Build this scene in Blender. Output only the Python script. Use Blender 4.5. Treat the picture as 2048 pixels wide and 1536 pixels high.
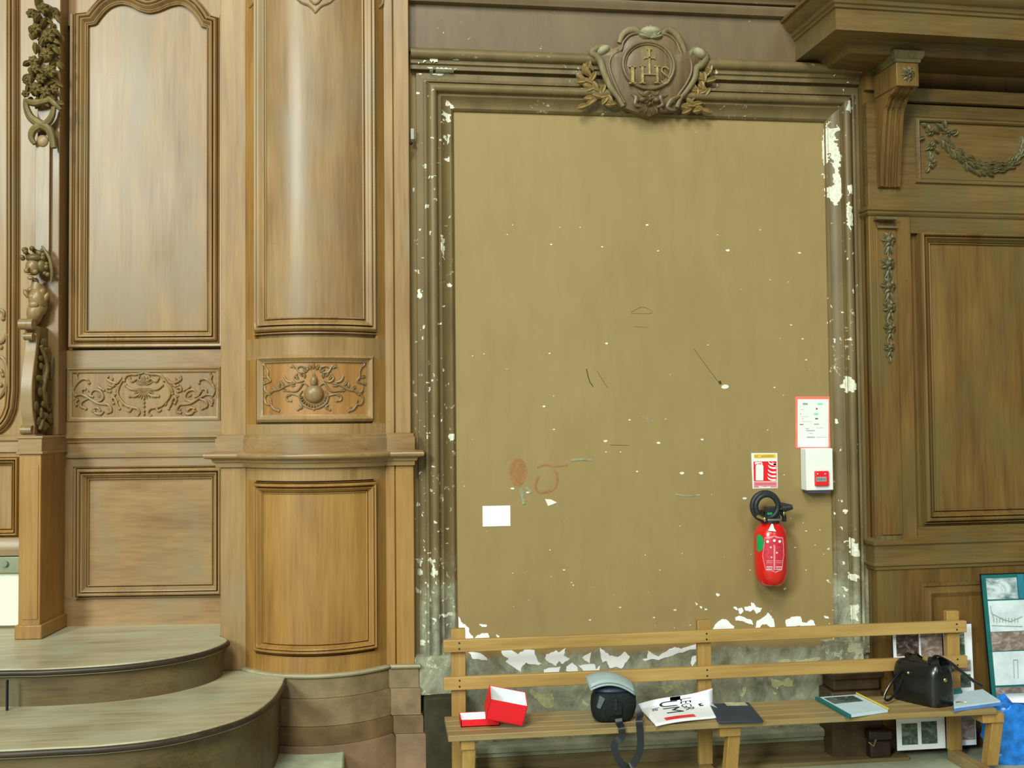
import bpy, math, random
from mathutils import Vector, Matrix, noise as mnoise
random.seed(7)
S = bpy.context.scene
for o in list(bpy.data.objects): bpy.data.objects.remove(o)
COL = S.collection
PI = math.pi

# ------------------------------------------------------------------ camera
FPX = 2000.0; CH = 1.67; YAW, PITCH, ROLL = -7.3, 1.92, -0.0095
cam = bpy.data.cameras.new('camera'); cam.sensor_width = 36.0; cam.lens = 36.0 * FPX / 2048.0
cam.clip_start = 0.05
cam_o = bpy.data.objects.new('camera', cam); COL.objects.link(cam_o)
CR = Matrix.Rotation(math.radians(YAW), 3, 'Z') @ Matrix.Rotation(math.radians(90 + PITCH), 3, 'X') @ Matrix.Rotation(ROLL, 3, 'Z')
CP = Vector((0, 0, CH))
cam_o.matrix_world = Matrix.Translation(CP) @ CR.to_4x4()
S.camera = cam_o

# ------------------------------------------------------------------ light
S.view_settings.view_transform = 'Standard'; S.view_settings.look = 'None'
S.view_settings.gamma = 1.0; S.view_settings.use_curve_mapping = False
S.view_settings.exposure = -0.45
wd = bpy.data.worlds.new('world'); S.world = wd; wd.use_nodes = True
bg = wd.node_tree.nodes['Background']; bg.inputs[0].default_value = (1.0, 0.985, 0.86, 1); bg.inputs[1].default_value = 0.20

def area_light(name, loc, target, sx, sy, power, color):
    l = bpy.data.lights.new(name, 'AREA'); l.shape = 'RECTANGLE'; l.size = sx; l.size_y = sy
    l.energy = power; l.color = color
    o = bpy.data.objects.new(name, l); COL.objects.link(o); o.location = loc
    d = Vector(target) - Vector(loc); o.rotation_euler = d.to_track_quat('-Z', 'Y').to_euler()
    return o
area_light('window_or_fill_light', (-8.6, -8.0, 7.2), (0, 4.5, 1.8), 2.5, 3.8, 2300, (0.86, 1.0, 0.95))
area_light('window_or_fill_light', (-2.5, -6.0, 11.5), (0.5, 4.5, 1.6), 3.4, 5.0, 1950, (0.95, 1.0, 0.88))
area_light('window_or_fill_light', (4.0, -9.0, 8.0), (0.5, 4.5, 1.6), 2.6, 4.2, 300, (0.95, 1.0, 0.88))  # weak unseen fill, added at the right for general brightness

# ------------------------------------------------------------------ frames (wall coordinate systems)
def ray(x, y): return CR @ Vector(((x - 1024) / FPX, -(y - 768) / FPX, -1.0))
class Frame:
    def __init__(s, o, deg):
        a = math.radians(deg); s.o = Vector((o[0], o[1], 0))
        s.u = Vector((math.cos(a), math.sin(a), 0)); s.n = Vector((math.sin(a), -math.cos(a), 0))
    def w(s, u, v, z): return s.o + s.u * u + s.n * v + Vector((0, 0, z))
    def at(s, x, y, v=0.0):                       # where a sight line meets the plane v
        d = ray(x, y); t = ((s.o - CP).dot(s.n) + v) / d.dot(s.n); q = CP + d * t - s.o
        return q.dot(s.u), q.z
    def fl(s, x, y, z):                           # where a sight line meets the level z
        d = ray(x, y); t = (z - CH) / d.z; q = CP + d * t - s.o
        return q.dot(s.u), q.dot(s.n)
FM = Frame((0, 4.796), 0)
FL = Frame((4.72 * math.sin(math.radians(7.3)), 4.72 * math.cos(math.radians(7.3))), -5.1)
FR = Frame((1.45, 4.796), 2.3)

# ------------------------------------------------------------------ mesh builder
def catmull(pts, n=6):
    if len(pts) < 3: return [tuple(p) for p in pts]
    out = []; P = [pts[0]] + list(pts) + [pts[-1]]
    for i in range(1, len(P) - 2):
        for k in range(n):
            t = k / n
            out.append(tuple(0.5 * ((2 * b) + (-a + c) * t + (2 * a - 5 * b + 4 * c - d) * t * t + (-a + 3 * b - 3 * c + d) * t ** 3)
                             for a, b, c, d in zip(P[i - 1], P[i], P[i + 1], P[i + 2])))
    out.append(tuple(pts[-1])); return out

class MB:
    def __init__(s, frame=FM, mp=None): s.V = []; s.F = []; s.fr = frame; s.mp = mp
    def add(s, vs, fs):
        k = len(s.V); s.V += [tuple(v) for v in vs]; s.F += [tuple(i + k for i in f) for f in fs]; return s
    def box(s, u0, u1, v0, v1, z0, z1):
        vs = [(u, v, z) for z in (z0, z1) for v in (v0, v1) for u in (u0, u1)]
        return s.add(vs, [(0, 2, 3, 1), (4, 5, 7, 6), (0, 1, 5, 4), (2, 6, 7, 3), (0, 4, 6, 2), (1, 3, 7, 5)])
    def prism(s, pts, v0, v1, dome=0):            # outline in (u,z), from v0 to v1
        n = len(pts); vs = [(p[0], v0, p[1]) for p in pts] + [(p[0], v1, p[1]) for p in pts]
        fs = [(i, (i + 1) % n, n + (i + 1) % n, n + i) for i in range(n)]
        if dome:
            cu = sum(p[0] for p in pts) / n; cz = sum(p[1] for p in pts) / n
            k = len(vs); vs += [(cu + (p[0] - cu) * .8, v1 + dome * .7, cz + (p[1] - cz) * .8) for p in pts]
            vs += [(cu + (p[0] - cu) * .4, v1 + dome, cz + (p[1] - cz) * .4) for p in pts]
            fs += [(n + i, n + (i + 1) % n, k + (i + 1) % n, k + i) for i in range(n)]
            fs += [(k + i, k + (i + 1) % n, k + n + (i + 1) % n, k + n + i) for i in range(n)]
            fs += [tuple(range(k + n, k + 2 * n))]
        else: fs += [tuple(range(n, 2 * n))]
        fs += [tuple(reversed(range(n)))]
        return s.add(vs, fs)
    def hprism(s, pts, z0, z1):                   # outline in (u,v), from z0 to z1
        n = len(pts); vs = [(p[0], p[1], z0) for p in pts] + [(p[0], p[1], z1) for p in pts]
        return s.add(vs, [(i, (i + 1) % n, n + (i + 1) % n, n + i) for i in range(n)] + [tuple(range(n, 2 * n)), tuple(reversed(range(n)))])
    def uprism(s, pts, u0, u1):                   # outline in (v,z), from u0 to u1
        n = len(pts); vs = [(u0, p[0], p[1]) for p in pts] + [(u1, p[0], p[1]) for p in pts]
        return s.add(vs, [(i, (i + 1) % n, n + (i + 1) % n, n + i) for i in range(n)] + [tuple(range(n, 2 * n)), tuple(reversed(range(n)))])
    def sweep(s, path, prof, closed=True, sub=0, only=None, side=1):   # path in (u,z); prof = (offset to the right of travel, v)
        P = [tuple(p) for p in path]; n = len(P)
        segs = [(i, (i + 1) % n) for i in range(n if closed else n - 1)]
        def nrm(a, b):
            du, dz = b[0] - a[0], b[1] - a[1]; l = math.hypot(du, dz) or 1e-9; return (dz / l * side, -du / l * side)
        N = [nrm(P[a], P[b]) for a, b in segs]
        M = []
        for i in range(n):
            if closed: a, b = N[i - 1], N[i]
            else: a = N[max(i - 1, 0)]; b = N[min(i, n - 2)]
            mu, mz = a[0] + b[0], a[1] + b[1]; q = mu * mu + mz * mz
            k = 2 / q if q > .3 else 1.5
            M.append((mu * k, mz * k))
        for si, (i, j) in enumerate(segs):
            if only is not None and si not in only: continue
            L = math.hypot(P[j][0] - P[i][0], P[j][1] - P[i][1]); ns = max(1, int(L / sub)) if sub else 1
            vs = []
            for k in range(ns + 1):
                t = k / ns
                for (o, h) in prof:
                    A = (P[i][0] + M[i][0] * o, P[i][1] + M[i][1] * o); B = (P[j][0] + M[j][0] * o, P[j][1] + M[j][1] * o)
                    vs.append((A[0] * (1 - t) + B[0] * t, h, A[1] * (1 - t) + B[1] * t))
            m = len(prof)
            s.add(vs, [(k * m + q, k * m + q + 1, (k + 1) * m + q + 1, (k + 1) * m + q) for k in range(ns) for q in range(m - 1)])
        return s
    def rect(s, u0, u1, z0, z1, prof, sub=0, only=None):
        return s.sweep([(u0, z0), (u1, z0), (u1, z1), (u0, z1)], prof, True, sub, only)
    def hrun(s, path, prof, closed=False):        # path in (u,v); prof=(outward offset, z) for ledges that wrap round
        P = [tuple(p) for p in path]; n = len(P); N = []
        for i in range(n - 1):
            du, dv = P[i + 1][0] - P[i][0], P[i + 1][1] - P[i][1]; l = math.hypot(du, dv) or 1e-9; N.append((-dv / l, du / l))
        vs = []
        for i in range(n):
            a = N[max(i - 1, 0)]; b = N[min(i, n - 2)]; mu, mv = a[0] + b[0], a[1] + b[1]; q = mu * mu + mv * mv; k = 2 / q if q > .2 else 1.5
            for (o, z) in prof: vs.append((P[i][0] + mu * k * o, P[i][1] + mv * k * o, z))
        m = len(prof)
        s.add(vs, [(k * m + q, k * m + q + 1, (k + 1) * m + q + 1, (k + 1) * m + q) for k in range(n - 1) for q in range(m - 1)])
        s.add([vs[i] for i in range(m)], [tuple(range(m))]) if m > 2 else None
        s.add([vs[(n - 1) * m + i] for i in range(m)], [tuple(reversed(range(m)))]) if m > 2 else None
        return s
    def tube(s, pts, r, seg=8, flat=1.0, smooth=0):
        if smooth: pts = catmull(pts, smooth)
        P = [Vector(p) for p in pts]; n = len(P)
        R = [r] * n if not isinstance(r, (list, tuple)) else [r[0] + (r[-1] - r[0]) * i / (n - 1) if len(r) == 2 else None for i in range(n)]
        if isinstance(r, (list, tuple)) and len(r) > 2:
            R = []
            for i in range(n):
                t = i / (n - 1) * (len(r) - 1); a = int(min(t, len(r) - 2)); R.append(r[a] + (r[a + 1] - r[a]) * (t - a))
        vs = []; up = None
        for i in range(n):
            T = (P[min(i + 1, n - 1)] - P[max(i - 1, 0)])
            if T.length < 1e-9: T = Vector((0, 0, 1))
            T.normalize()
            if up is None:
                up = Vector((0, 1, 0)) if abs(T.y) < .9 else Vector((1, 0, 0))
            a = up - T * up.dot(T)
            if a.length < 1e-5: a = T.orthogonal()
            a.normalize(); up = a; b = T.cross(a)
            for k in range(seg):
                t = 2 * PI * k / seg; vs.append(P[i] + a * (R[i] * flat * math.cos(t)) + b * (R[i] * math.sin(t)))
        fs = [(i * seg + k, i * seg + (k + 1) % seg, (i + 1) * seg + (k + 1) % seg, (i + 1) * seg + k) for i in range(n - 1) for k in range(seg)]
        fs += [tuple(reversed(range(seg))), tuple(range((n - 1) * seg, n * seg))]
        return s.add(vs, fs)
    def ell(s, c, ru, rv, rz, rot=0, nu=12, nv=8, jit=0):
        vs = []; ca, sa = math.cos(rot), math.sin(rot)
        for i in range(nv + 1):
            ph = -PI / 2 + PI * i / nv
            for k in range(nu):
                th = 2 * PI * k / nu; a = math.cos(ph) * math.cos(th) * ru; b = math.cos(ph) * math.sin(th) * rv; z = math.sin(ph) * rz
                if jit: q = 1 + jit * (random.random() - .5); a *= q; b *= q; z *= q
                vs.append((c[0] + a * ca - z * sa, c[1] + b, c[2] + a * sa + z * ca))
        return s.add(vs, [(i * nu + k, i * nu + (k + 1) % nu, (i + 1) * nu + (k + 1) % nu, (i + 1) * nu + k) for i in range(nv) for k in range(nu)])
    def leaf(s, u, z, ang, ln, wd, h, v=0, bend=0):
        vs = []; n = 7; ca, sa = math.cos(ang), math.sin(ang)
        for i in range(n + 1):
            t = i / n; w = wd * math.sin(PI * min(t * .92 + .06, 1)) ** .8 * .5; x = ln * t; y = bend * math.sin(PI * t)
            lift = h * (math.sin(PI * t * .9 + .2))
            for (q, hh) in ((-1, -.3), (-.55, .8), (0, .45), (.55, .8), (1, -.3)):
                a = x; b = y + q * w; vs.append((u + a * ca - b * sa, v + lift * hh, z + a * sa + b * ca))
        return s.add(vs, [(i * 5 + k, i * 5 + k + 1, (i + 1) * 5 + k + 1, (i + 1) * 5 + k) for i in range(n) for k in range(4)])
    def flower(s, u, z, r, h, v=0, n=6, a0=0):
        for k in range(n): s.leaf(u, z, a0 + 2 * PI * k / n, r, r * .85, h, v)
        return s.ell((u, v + h * .6, z), r * .28, h * .7, r * .28)
    def lathe(s, prof, c, seg=24, a0=0, a1=2 * PI, cap=True):
        full = abs(a1 - a0 - 2 * PI) < 1e-6; n = seg if full else seg + 1; vs = []
        for (r, z) in prof:
            for k in range(n):
                t = a0 + (a1 - a0) * k / seg; vs.append((c[0] + r * math.cos(t), c[1] + r * math.sin(t), c[2] + z))
        m = len(prof)
        fs = [(i * n + k, i * n + (k + 1) % n, (i + 1) * n + (k + 1) % n, (i + 1) * n + k) for i in range(m - 1) for k in range(seg if full else n - 1)]
        if cap and full: fs += [tuple(reversed(range(n))), tuple(range((m - 1) * n, m * n))]
        return s.add(vs, fs)
    def curl(s, pts, r0, r1, v=0, flat=1.0, n=5):
        p = catmull(pts, n); m = len(p)
        return s.tube([(q[0], v + .3 * r0, q[1]) for q in p], [r0 * .6, r0, r0, r1], 7, flat)

_text_cache = {}
def text_geo(txt, size):
    c = bpy.data.curves.new('t', 'FONT'); c.body = txt; c.size = size; c.align_x = 'LEFT'; c.extrude = 0
    o = bpy.data.objects.new('t', c); COL.objects.link(o); dg = bpy.context.evaluated_depsgraph_get(); dg.update()
    me = o.evaluated_get(dg).to_mesh(); vs = [tuple(v.co) for v in me.vertices]; fs = [tuple(p.vertices) for p in me.polygons]
    o.evaluated_get(dg).to_mesh_clear(); bpy.data.objects.remove(o); bpy.data.curves.remove(c); return vs, fs

def build(mb, name, mat, parent=None, bevel=0, flat=False, seg=2, ang=38):
    V = [mb.mp(*v) if mb.mp else v for v in mb.V]
    W = [mb.fr.w(*v) for v in V]
    if parent is None:
        xs = [p.x for p in W]; ys = [p.y for p in W]; zs = [p.z for p in W]
        org = Vector(((min(xs) + max(xs)) / 2, (min(ys) + max(ys)) / 2, min(zs)))
    else:
        org = parent.get('_o'); org = Vector(org)
    me = bpy.data.meshes.new(name); me.from_pydata([tuple(p - org) for p in W], [], mb.F); me.validate()
    import bmesh
    bm = bmesh.new(); bm.from_mesh(me); bmesh.ops.remove_doubles(bm, verts=bm.verts, dist=1e-5)
    bmesh.ops.recalc_face_normals(bm, faces=bm.faces); bm.to_mesh(me); bm.free()
    for p in me.polygons: p.use_smooth = not flat
    if not flat: me.set_sharp_from_angle(angle=math.radians(ang))
    me.materials.append(mat)
    o = bpy.data.objects.new(name, me); COL.objects.link(o)
    if parent is None: o.location = org
    else: o.parent = parent
    o['_o'] = tuple(org)
    if bevel:
        b = o.modifiers.new('bevel', 'BEVEL'); b.width = bevel; b.segments = seg; b.limit_method = 'ANGLE'; b.angle_limit = math.radians(40)
    return o
def thing(name, label, cat, base, group=None, frame=FM):
    o = bpy.data.objects.new(name, None); COL.objects.link(o); p = frame.w(*base); o.location = p; o['_o'] = tuple(p)
    o.empty_display_size = .05
    return tag(o, label, cat, group)
def tag(o, label, cat, group=None):
    o['label'] = label; o['category'] = cat
    if group: o['group'] = group
    return o
def struct(o): o['kind'] = 'structure'; return o

# ------------------------------------------------------------------ materials
def lin(h):
    h = h.lstrip('#'); c = [int(h[i:i + 2], 16) / 255 for i in (0, 2, 4)]
    return tuple(x / 12.92 if x <= .04045 else ((x + .055) / 1.055) ** 2.4 for x in c) + (1,)
class NT:
    def __init__(s, name):
        s.m = bpy.data.materials.new(name); s.m.use_nodes = True; s.t = s.m.node_tree; s.b = s.t.nodes['Principled BSDF']
        s.co = s.t.nodes.new('ShaderNodeTexCoord').outputs['Object']
    def n(s, typ, **k):
        x = s.t.nodes.new(typ)
        for a, b in k.items(): setattr(x, a, b)
        return x
    def l(s, a, b): s.t.links.new(a, b)
    def noise(s, scale=(1, 1, 1), sc=5, det=4, rough=.55, dist=0, offs=(0, 0, 0)):
        mp = s.n('ShaderNodeMapping'); mp.inputs['Scale'].default_value = scale; mp.inputs['Location'].default_value = offs; s.l(s.co, mp.inputs[0])
        x = s.n('ShaderNodeTexNoise'); x.inputs['Scale'].default_value = sc; x.inputs['Detail'].default_value = det
        x.inputs['Roughness'].default_value = rough; x.inputs['Distortion'].default_value = dist; s.l(mp.outputs[0], x.inputs['Vector']); return x.outputs['Fac']
    def ramp(s, f, stops, interp='LINEAR'):
        r = s.n('ShaderNodeValToRGB'); r.color_ramp.interpolation = interp; e = r.color_ramp.elements
        while len(e) > 1: e.remove(e[-1])
        e[0].position = stops[0][0]; e[0].color = stops[0][1]
        for p, c in stops[1:]: q = e.new(p); q.color = c
        s.l(f, r.inputs[0]); return r.outputs[0]
    def mix(s, f, a, b, mode='MIX'):
        x = s.n('ShaderNodeMix', data_type='RGBA', blend_type=mode)
        for i, v in ((0, f), (6, a), (7, b)):
            if hasattr(v, 'links') or hasattr(v, 'is_linked'): s.l(v, x.inputs[i])
            else: x.inputs[i].default_value = v
        return x.outputs[2]
    def mul(s, a, b, op='MULTIPLY'):
        x = s.n('ShaderNodeMath', operation=op)
        for i, v in ((0, a), (1, b)):
            if hasattr(v, 'is_linked'): s.l(v, x.inputs[i])
            else: x.inputs[i].default_value = v
        return x.outputs[0]
    def bump(s, f, st=.2, dist=.002):
        x = s.n('ShaderNodeBump'); x.inputs['Strength'].default_value = st; x.inputs['Distance'].default_value = dist; s.l(f, x.inputs['Height']); s.l(x.outputs[0], s.b.inputs['Normal'])
    def done(s, col, rough=.5, spec=.5, metal=0, coat=0, coatr=.3):
        if hasattr(col, 'is_linked'): s.l(col, s.b.inputs['Base Color'])
        else: s.b.inputs['Base Color'].default_value = col
        if hasattr(rough, 'is_linked'): s.l(rough, s.b.inputs['Roughness'])
        else: s.b.inputs['Roughness'].default_value = rough
        s.b.inputs['Specular IOR Level'].default_value = spec; s.b.inputs['Metallic'].default_value = metal
        s.b.inputs['Coat Weight'].default_value = coat; s.b.inputs['Coat Roughness'].default_value = coatr
        return s.m
BW = ((0, (0, 0, 0, 1)), (1, (1, 1, 1, 1)))
def wood(name, dark, mid, light, axis=2, rough=.38, coat=.25, tint=None, seed=0, fine=70, coatr=.3, spec=.5):
    t = NT(name); sc = [1, 1, 1]; sc[axis] = .045
    g = t.noise(tuple(sc), fine, 5, .6, .3, (seed, seed, seed))
    sc2 = [1, 1, 1]; sc2[axis] = .16
    g2 = t.noise(tuple(sc2), 9, 3, .5, .6, (seed + 3, 1, seed))
    g3 = t.noise((1, 1, 1), 2.1, 3, .5, 0, (seed, 7, 2))
    f = t.mul(t.mul(g, .35), t.mul(t.mul(g2, .4), t.mul(g3, .25), 'ADD'), 'ADD')
    c = t.ramp(f, ((.34, lin(dark)), (.5, lin(mid)), (.66, lin(light))))
    if tint:
        k = t.noise((1, 1, .5), 4.3, 2, .5, 0, (9, seed, 3)); c = t.mix(t.ramp(k, ((.5, (0, 0, 0, 1)), (.68, (.75, .75, .75, 1)))), c, lin(tint))
    sp = t.noise((1, 1, 1), 28, 4, .6, 0, (seed, 2, 5))
    c = t.mix(t.ramp(sp, ((.68, (0, 0, 0, 1)), (.75, (.35, .35, .35, 1)))), c, lin(dark), 'MIX')
    t.bump(g, .12, .002)
    r = t.ramp(g3, ((.3, (rough - .08,) * 3 + (1,)), (.7, (rough + .12,) * 3 + (1,))))
    return t.done(c, r, spec, 0, coat, coatr)
def plain(name, col, rough=.5, spec=.5, metal=0, var=.12, sc=12, bump=0, coat=0):
    t = NT(name); f = t.noise((1, 1, 1), sc, 4, .6); c = lin(col); a = tuple(x * (1 - var) for x in c[:3]) + (1,); b = tuple(min(1, x * (1 + var)) for x in c[:3]) + (1,)
    if bump: t.bump(f, bump, .003)
    return t.done(t.ramp(f, ((.35, a), (.65, b))), rough, spec, metal, coat)

W_L = wood('varnished_oak', '#7d5c36', '#9c7a4c', '#ad8b5e', rough=.5, coat=.36, coatr=.32, spec=.3, tint='#96805e')
W_P = wood('varnished_oak_panel', '#7d5e3b', '#97774e', '#a6875d', rough=.5, coat=.42, coatr=.30, spec=.3, tint='#8e7a60', seed=4)
W_H = wood('varnished_oak_horizontal', '#7d5c36', '#98774b', '#a88860', axis=0, rough=.40, coat=.3, coatr=.34, tint='#8f7c5c', seed=2)
W_O = wood('orange_oak', '#80582a', '#9e7438', '#b08746', rough=.42, coat=.3, coatr=.36, seed=8)
W_C = wood('carved_oak', '#6b5230', '#8c7048', '#9f8558', rough=.42, coat=.25, seed=5)
W_G = wood('gilded_old_carving', '#443618', '#68572c', '#85713e', rough=.48, coat=.1, seed=5)
W_R = wood('dark_oak', '#513a19', '#715328', '#846534', rough=.5, coat=.04, tint='#6a5a32', seed=11, spec=.35)
W_RH = wood('dark_oak_horizontal', '#503b1d', '#6c532b', '#7e653a', axis=0, rough=.5, coat=.04, tint='#665a36', seed=14, spec=.35)
W_RC = wood('dark_carved_oak', '#443a20', '#5f5432', '#756a44', rough=.5, coat=.1, seed=15)
W_S = wood('worn_step_wood', '#877a5b', '#b0a685', '#c4bc9c', axis=0, rough=.45, coat=.1, tint='#b2b296', seed=21, fine=45)
W_SR = wood('step_riser_wood', '#40331d', '#5f4d2d', '#715d3a', axis=0, rough=.5, coat=.05, tint='#686044', seed=23)
W_N = wood('dark_nosing', '#1e160e', '#332618', '#4a3a28', axis=0, rough=.5, coat=.05, seed=61)
W_SK = wood('dusty_brown_board', '#5e4d30', '#7c6a45', '#93815a', axis=0, rough=.6, coat=0, seed=71)
W_B = wood('pine_bench', '#94713a', '#b48f50', '#c4a163', axis=0, rough=.5, coat=.1, seed=31, fine=55)
W_BV = wood('pine_bench_upright', '#8c6a34', '#aa8446', '#bd9858', axis=2, rough=.5, coat=.1, seed=33, fine=55)
W_BS = wood('pine_bench_seat', '#7d643a', '#9a8152', '#ab9364', axis=0, rough=.45, coat=.1, tint='#8b7d58', seed=35, fine=45)

def painted(name, base, light, chips=.0, grey_z=None, rough=.55, chip_sc=26, seed=0, coat=.1, vlo=.93):
    """old brown paint on plaster, chipped to white, worn to grey stone near the floor"""
    t = NT(name); f = t.noise((1, 1, .25), 14, 5, .6, .2, (seed, 0, 0)); g = t.noise((1, 1, 1), 1.6, 3, .55, 0, (seed, 4, 1))
    c = t.ramp(t.mul(t.mul(f, .5), t.mul(g, .5), 'ADD'), ((.35, lin(base)), (.65, lin(light))))
    if grey_z is not None:
        geo = t.n('ShaderNodeNewGeometry'); sp = t.n('ShaderNodeSeparateXYZ'); t.l(geo.outputs['Position'], sp.inputs[0])
        n1 = t.noise((1, 1, 1), 7, 6, .7, .4, (seed, 2, 2)); z = t.mul(sp.outputs['Z'], t.mul(t.mul(n1, -grey_z[1]), grey_z[1] * .5, 'ADD'), 'ADD')
        mr = t.n('ShaderNodeMapRange'); t.l(z, mr.inputs[0]); mr.inputs[1].default_value = grey_z[0]; mr.inputs[2].default_value = grey_z[0] + grey_z[2]
        mr.inputs[3].default_value = 1; mr.inputs[4].default_value = 0
        st = t.noise((1, 1, .7), 11, 7, .7, .6, (seed, 8, 2))
        gc = t.ramp(st, ((.3, lin('#676450')), (.45, lin('#8d8c76')), (.58, lin('#a3a38c')), (.72, lin('#c4c1a0'))))
        c = t.mix(mr.outputs[0], c, gc)
    if chips:
        k = t.noise((1, 1, 1), chip_sc, 7, .75, .3, (seed, 5, 9)); k2 = t.noise((1, 1, .5), 3.4, 3, .6, 0, (seed, 1, 4))
        q = t.mul(k, t.mul(k2, .35), 'ADD')
        c = t.mix(t.ramp(q, ((.875 - chips, (0, 0, 0, 1)), (.89 - chips, (1, 1, 1, 1)))), c, lin('#c9c6a4'))
    t.bump(f, .25, .003)
    return t.done(c, rough, .4, 0, coat, .4)
P_WALL = painted('brown_painted_wall', '#957d4f', '#9e8657', 0, (.515, .15, .02), rough=.6, coat=.08)
P_TOP = painted('brown_painted_frieze', '#66543a', '#786247', .02, None, rough=.42, coat=.3, seed=3)
P_FRM = painted('chipped_painted_moulding', '#645233', '#806c44', .055, (.72, .6, .3), rough=.5, chip_sc=26, seed=6, coat=.2)
P_BLK = painted('crumbling_stone_block', '#77704f', '#8f8a6b', .16, (3, .1, .1), rough=.8, chip_sc=16, seed=9, coat=0)
PLASTER = plain('white_plaster', '#fdfdfd', .9, .2, var=.02, bump=.2)
CREAM = plain('cream_plaster', '#bdb88f', .9, .2, var=.2, sc=40, bump=.4)
STONE = plain('grey_stone', '#a3a48c', .7, .3, var=.22, sc=9, bump=.3)
STONE_W = plain('pale_stone_slab', '#bcc3a6', .6, .3, var=.15, sc=10, bump=.2)
STONE_P = plain('old_plinth_stone', '#796748', .6, .3, var=.25, sc=8, bump=.3)
DARKST = plain('dark_stone', '#3f3a2a', .8, .2, var=.4, sc=6, bump=.3)
FLOOR = plain('stone_floor', '#abb096', .55, .4, var=.15, sc=5, bump=.1)
RED = plain('red_card', '#f0202c', .5, .4, var=.03)
REDM = plain('red_enamel', '#d8120c', .22, .6, var=.04, coat=.6)
WHITE = plain('white_card', '#f4f6fa', .6, .3, var=.02)
WHITEP = plain('white_plastic', '#f2f6f0', .4, .5, var=.02)
PAPERB = plain('bluish_paper', '#c6dbe6', .6, .3, var=.04)
BLACK = plain('black_fabric', '#161c1a', .75, .3, var=.3, sc=80, bump=.2)
BLACKP = plain('black_rubber', '#20262a', .45, .5, var=.2)
LEATH = plain('black_leather', '#0d100f', .26, .6, var=.2, sc=40, bump=.15, coat=.3)
GREYL = plain('grey_bag_lid', '#9fb0b0', .4, .5, var=.08)
DGREY = plain('grey_fabric', '#5c676c', .6, .4)
NAVY = plain('navy_cover', '#2b3548', .45, .5, var=.1)
BLUEB = plain('blue_plastic_bag', '#1a80e4', .28, .7, var=.3, sc=22, bump=1.0)
TEAL = plain('teal_board', '#1d6a66', .5, .4)
TEALB = plain('blue_teal_board', '#2d7f9a', .5, .4)
GREEN = plain('green_label', '#149a52', .4, .5)
LBL = plain('pink_red_label', '#cf3145', .4, .5, var=.2, sc=90)
PINK = plain('pale_pink_print', '#e8909a', .5, .4)
YEL = plain('yellow_print', '#e8c64e', .5, .4)
METAL = plain('brass_metal', '#c6b57a', .3, .5, 1)
STEEL = plain('steel', '#9fa79f', .35, .5, .8)
DARKW = plain('dark_brown_case', '#2c1d12', .4, .4, var=.3, coat=.2)
INK = plain('black_ink', '#171b26', .6, .3)
GREYT = plain('grey_print', '#a9b2ae', .6, .3)
RUST = plain('reddish_paint_stain', '#9c7346', .7, .3, var=.12, sc=60)
SMEAR = plain('greenish_smear', '#98977a', .7, .3, var=.2, sc=30)
PENCIL = plain('dark_scratch', '#4d4030', .7, .2)
TAN = plain('tan_leather', '#8c5a34', .5, .4)
def photo_mat(name, a, b, c, sc=9, seed=0):
    t = NT(name); f = t.noise((1, 1, 1.6), sc, 6, .7, .8, (seed, seed, seed))
    return t.done(t.ramp(f, ((.32, lin(a)), (.5, lin(b)), (.64, lin(c)))), .35, .5)
PH1 = photo_mat('dim_interior_photo', '#20181c', '#4e403c', '#a08c80', 22, 1)
PH2 = photo_mat('pale_building_photo', '#50606c', '#9fb0b8', '#e0eaee', 10, 2)
PH3 = photo_mat('brown_interior_photo', '#6a5648', '#8f7c70', '#b8aca6', 18, 3)
PH4 = photo_mat('grey_screen_photo', '#23302c', '#4c5a52', '#7c8a80', 26, 4)
PH5 = photo_mat('green_red_photo', '#1d4a34', '#5c7458', '#c9c2c0', 14, 8)

# ------------------------------------------------------------------ profiles (offset outward from the field, height)
def moulding(w, h, base=0, deep=.006):
    """bolection: quirk, inner bead, groove, big roll, groove, outer fillet"""
    g = .0042
    P = [(0, base - .001), (0, base + .30 * h), (.05 * w, base + .38 * h), (.10 * w, base + .30 * h), (.11 * w, base), (.11 * w + g * .7, base), (.12 * w + g * .8, base + .3 * h)]
    for k in range(7):
        t = k / 6; P.append((w * (.2 + .28 * t), base + h * (.3 + .62 * math.sin(t * PI / 2) ** 1.5)))
    P += [(.49 * w, base + .1 * h), (.49 * w + g, base + .1 * h)]
    for k in range(8):
        t = k / 7; P.append((w * .5 + g + (w * .30) * t, base + h * (.55 + .45 * math.sin(PI * (.1 + .9 * t)))))
    P += [(.81 * w + g, base), (.81 * w + 2 * g, base), (.81 * w + 2 * g, base + .5 * h), (w - g * .2, base + .55 * h), (w, base + .4 * h), (w, base - .001)]
    return P
def sunk(w, h, base=0):
    P = [(0, base - h), (0, base - .8 * h)]
    for k in range(6): t = k / 5; P.append((w * (.1 + .5 * t), base + h * (-.8 + .8 * t ** 1.6)))
    P += [(.62 * w, base + .006), (.95 * w, base + .006), (w, base - .001)]
    return P

# =================================================================== SETTING
fl = MB(FM).box(-5, 5, -1.0, 9, -.1, 0); struct(build(fl, 'floor', FLOOR))
TOPZ = 4.3
struct(build(MB(FM).box(-.02, 2.47, -.12, 0, 0, TOPZ), 'wall_back', P_WALL))
WALLB = bpy.data.objects['wall_back']
struct(build(MB(FL).box(-3.6, -.6, -.44, -.31, 0, TOPZ), 'wall_left', W_L))

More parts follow.
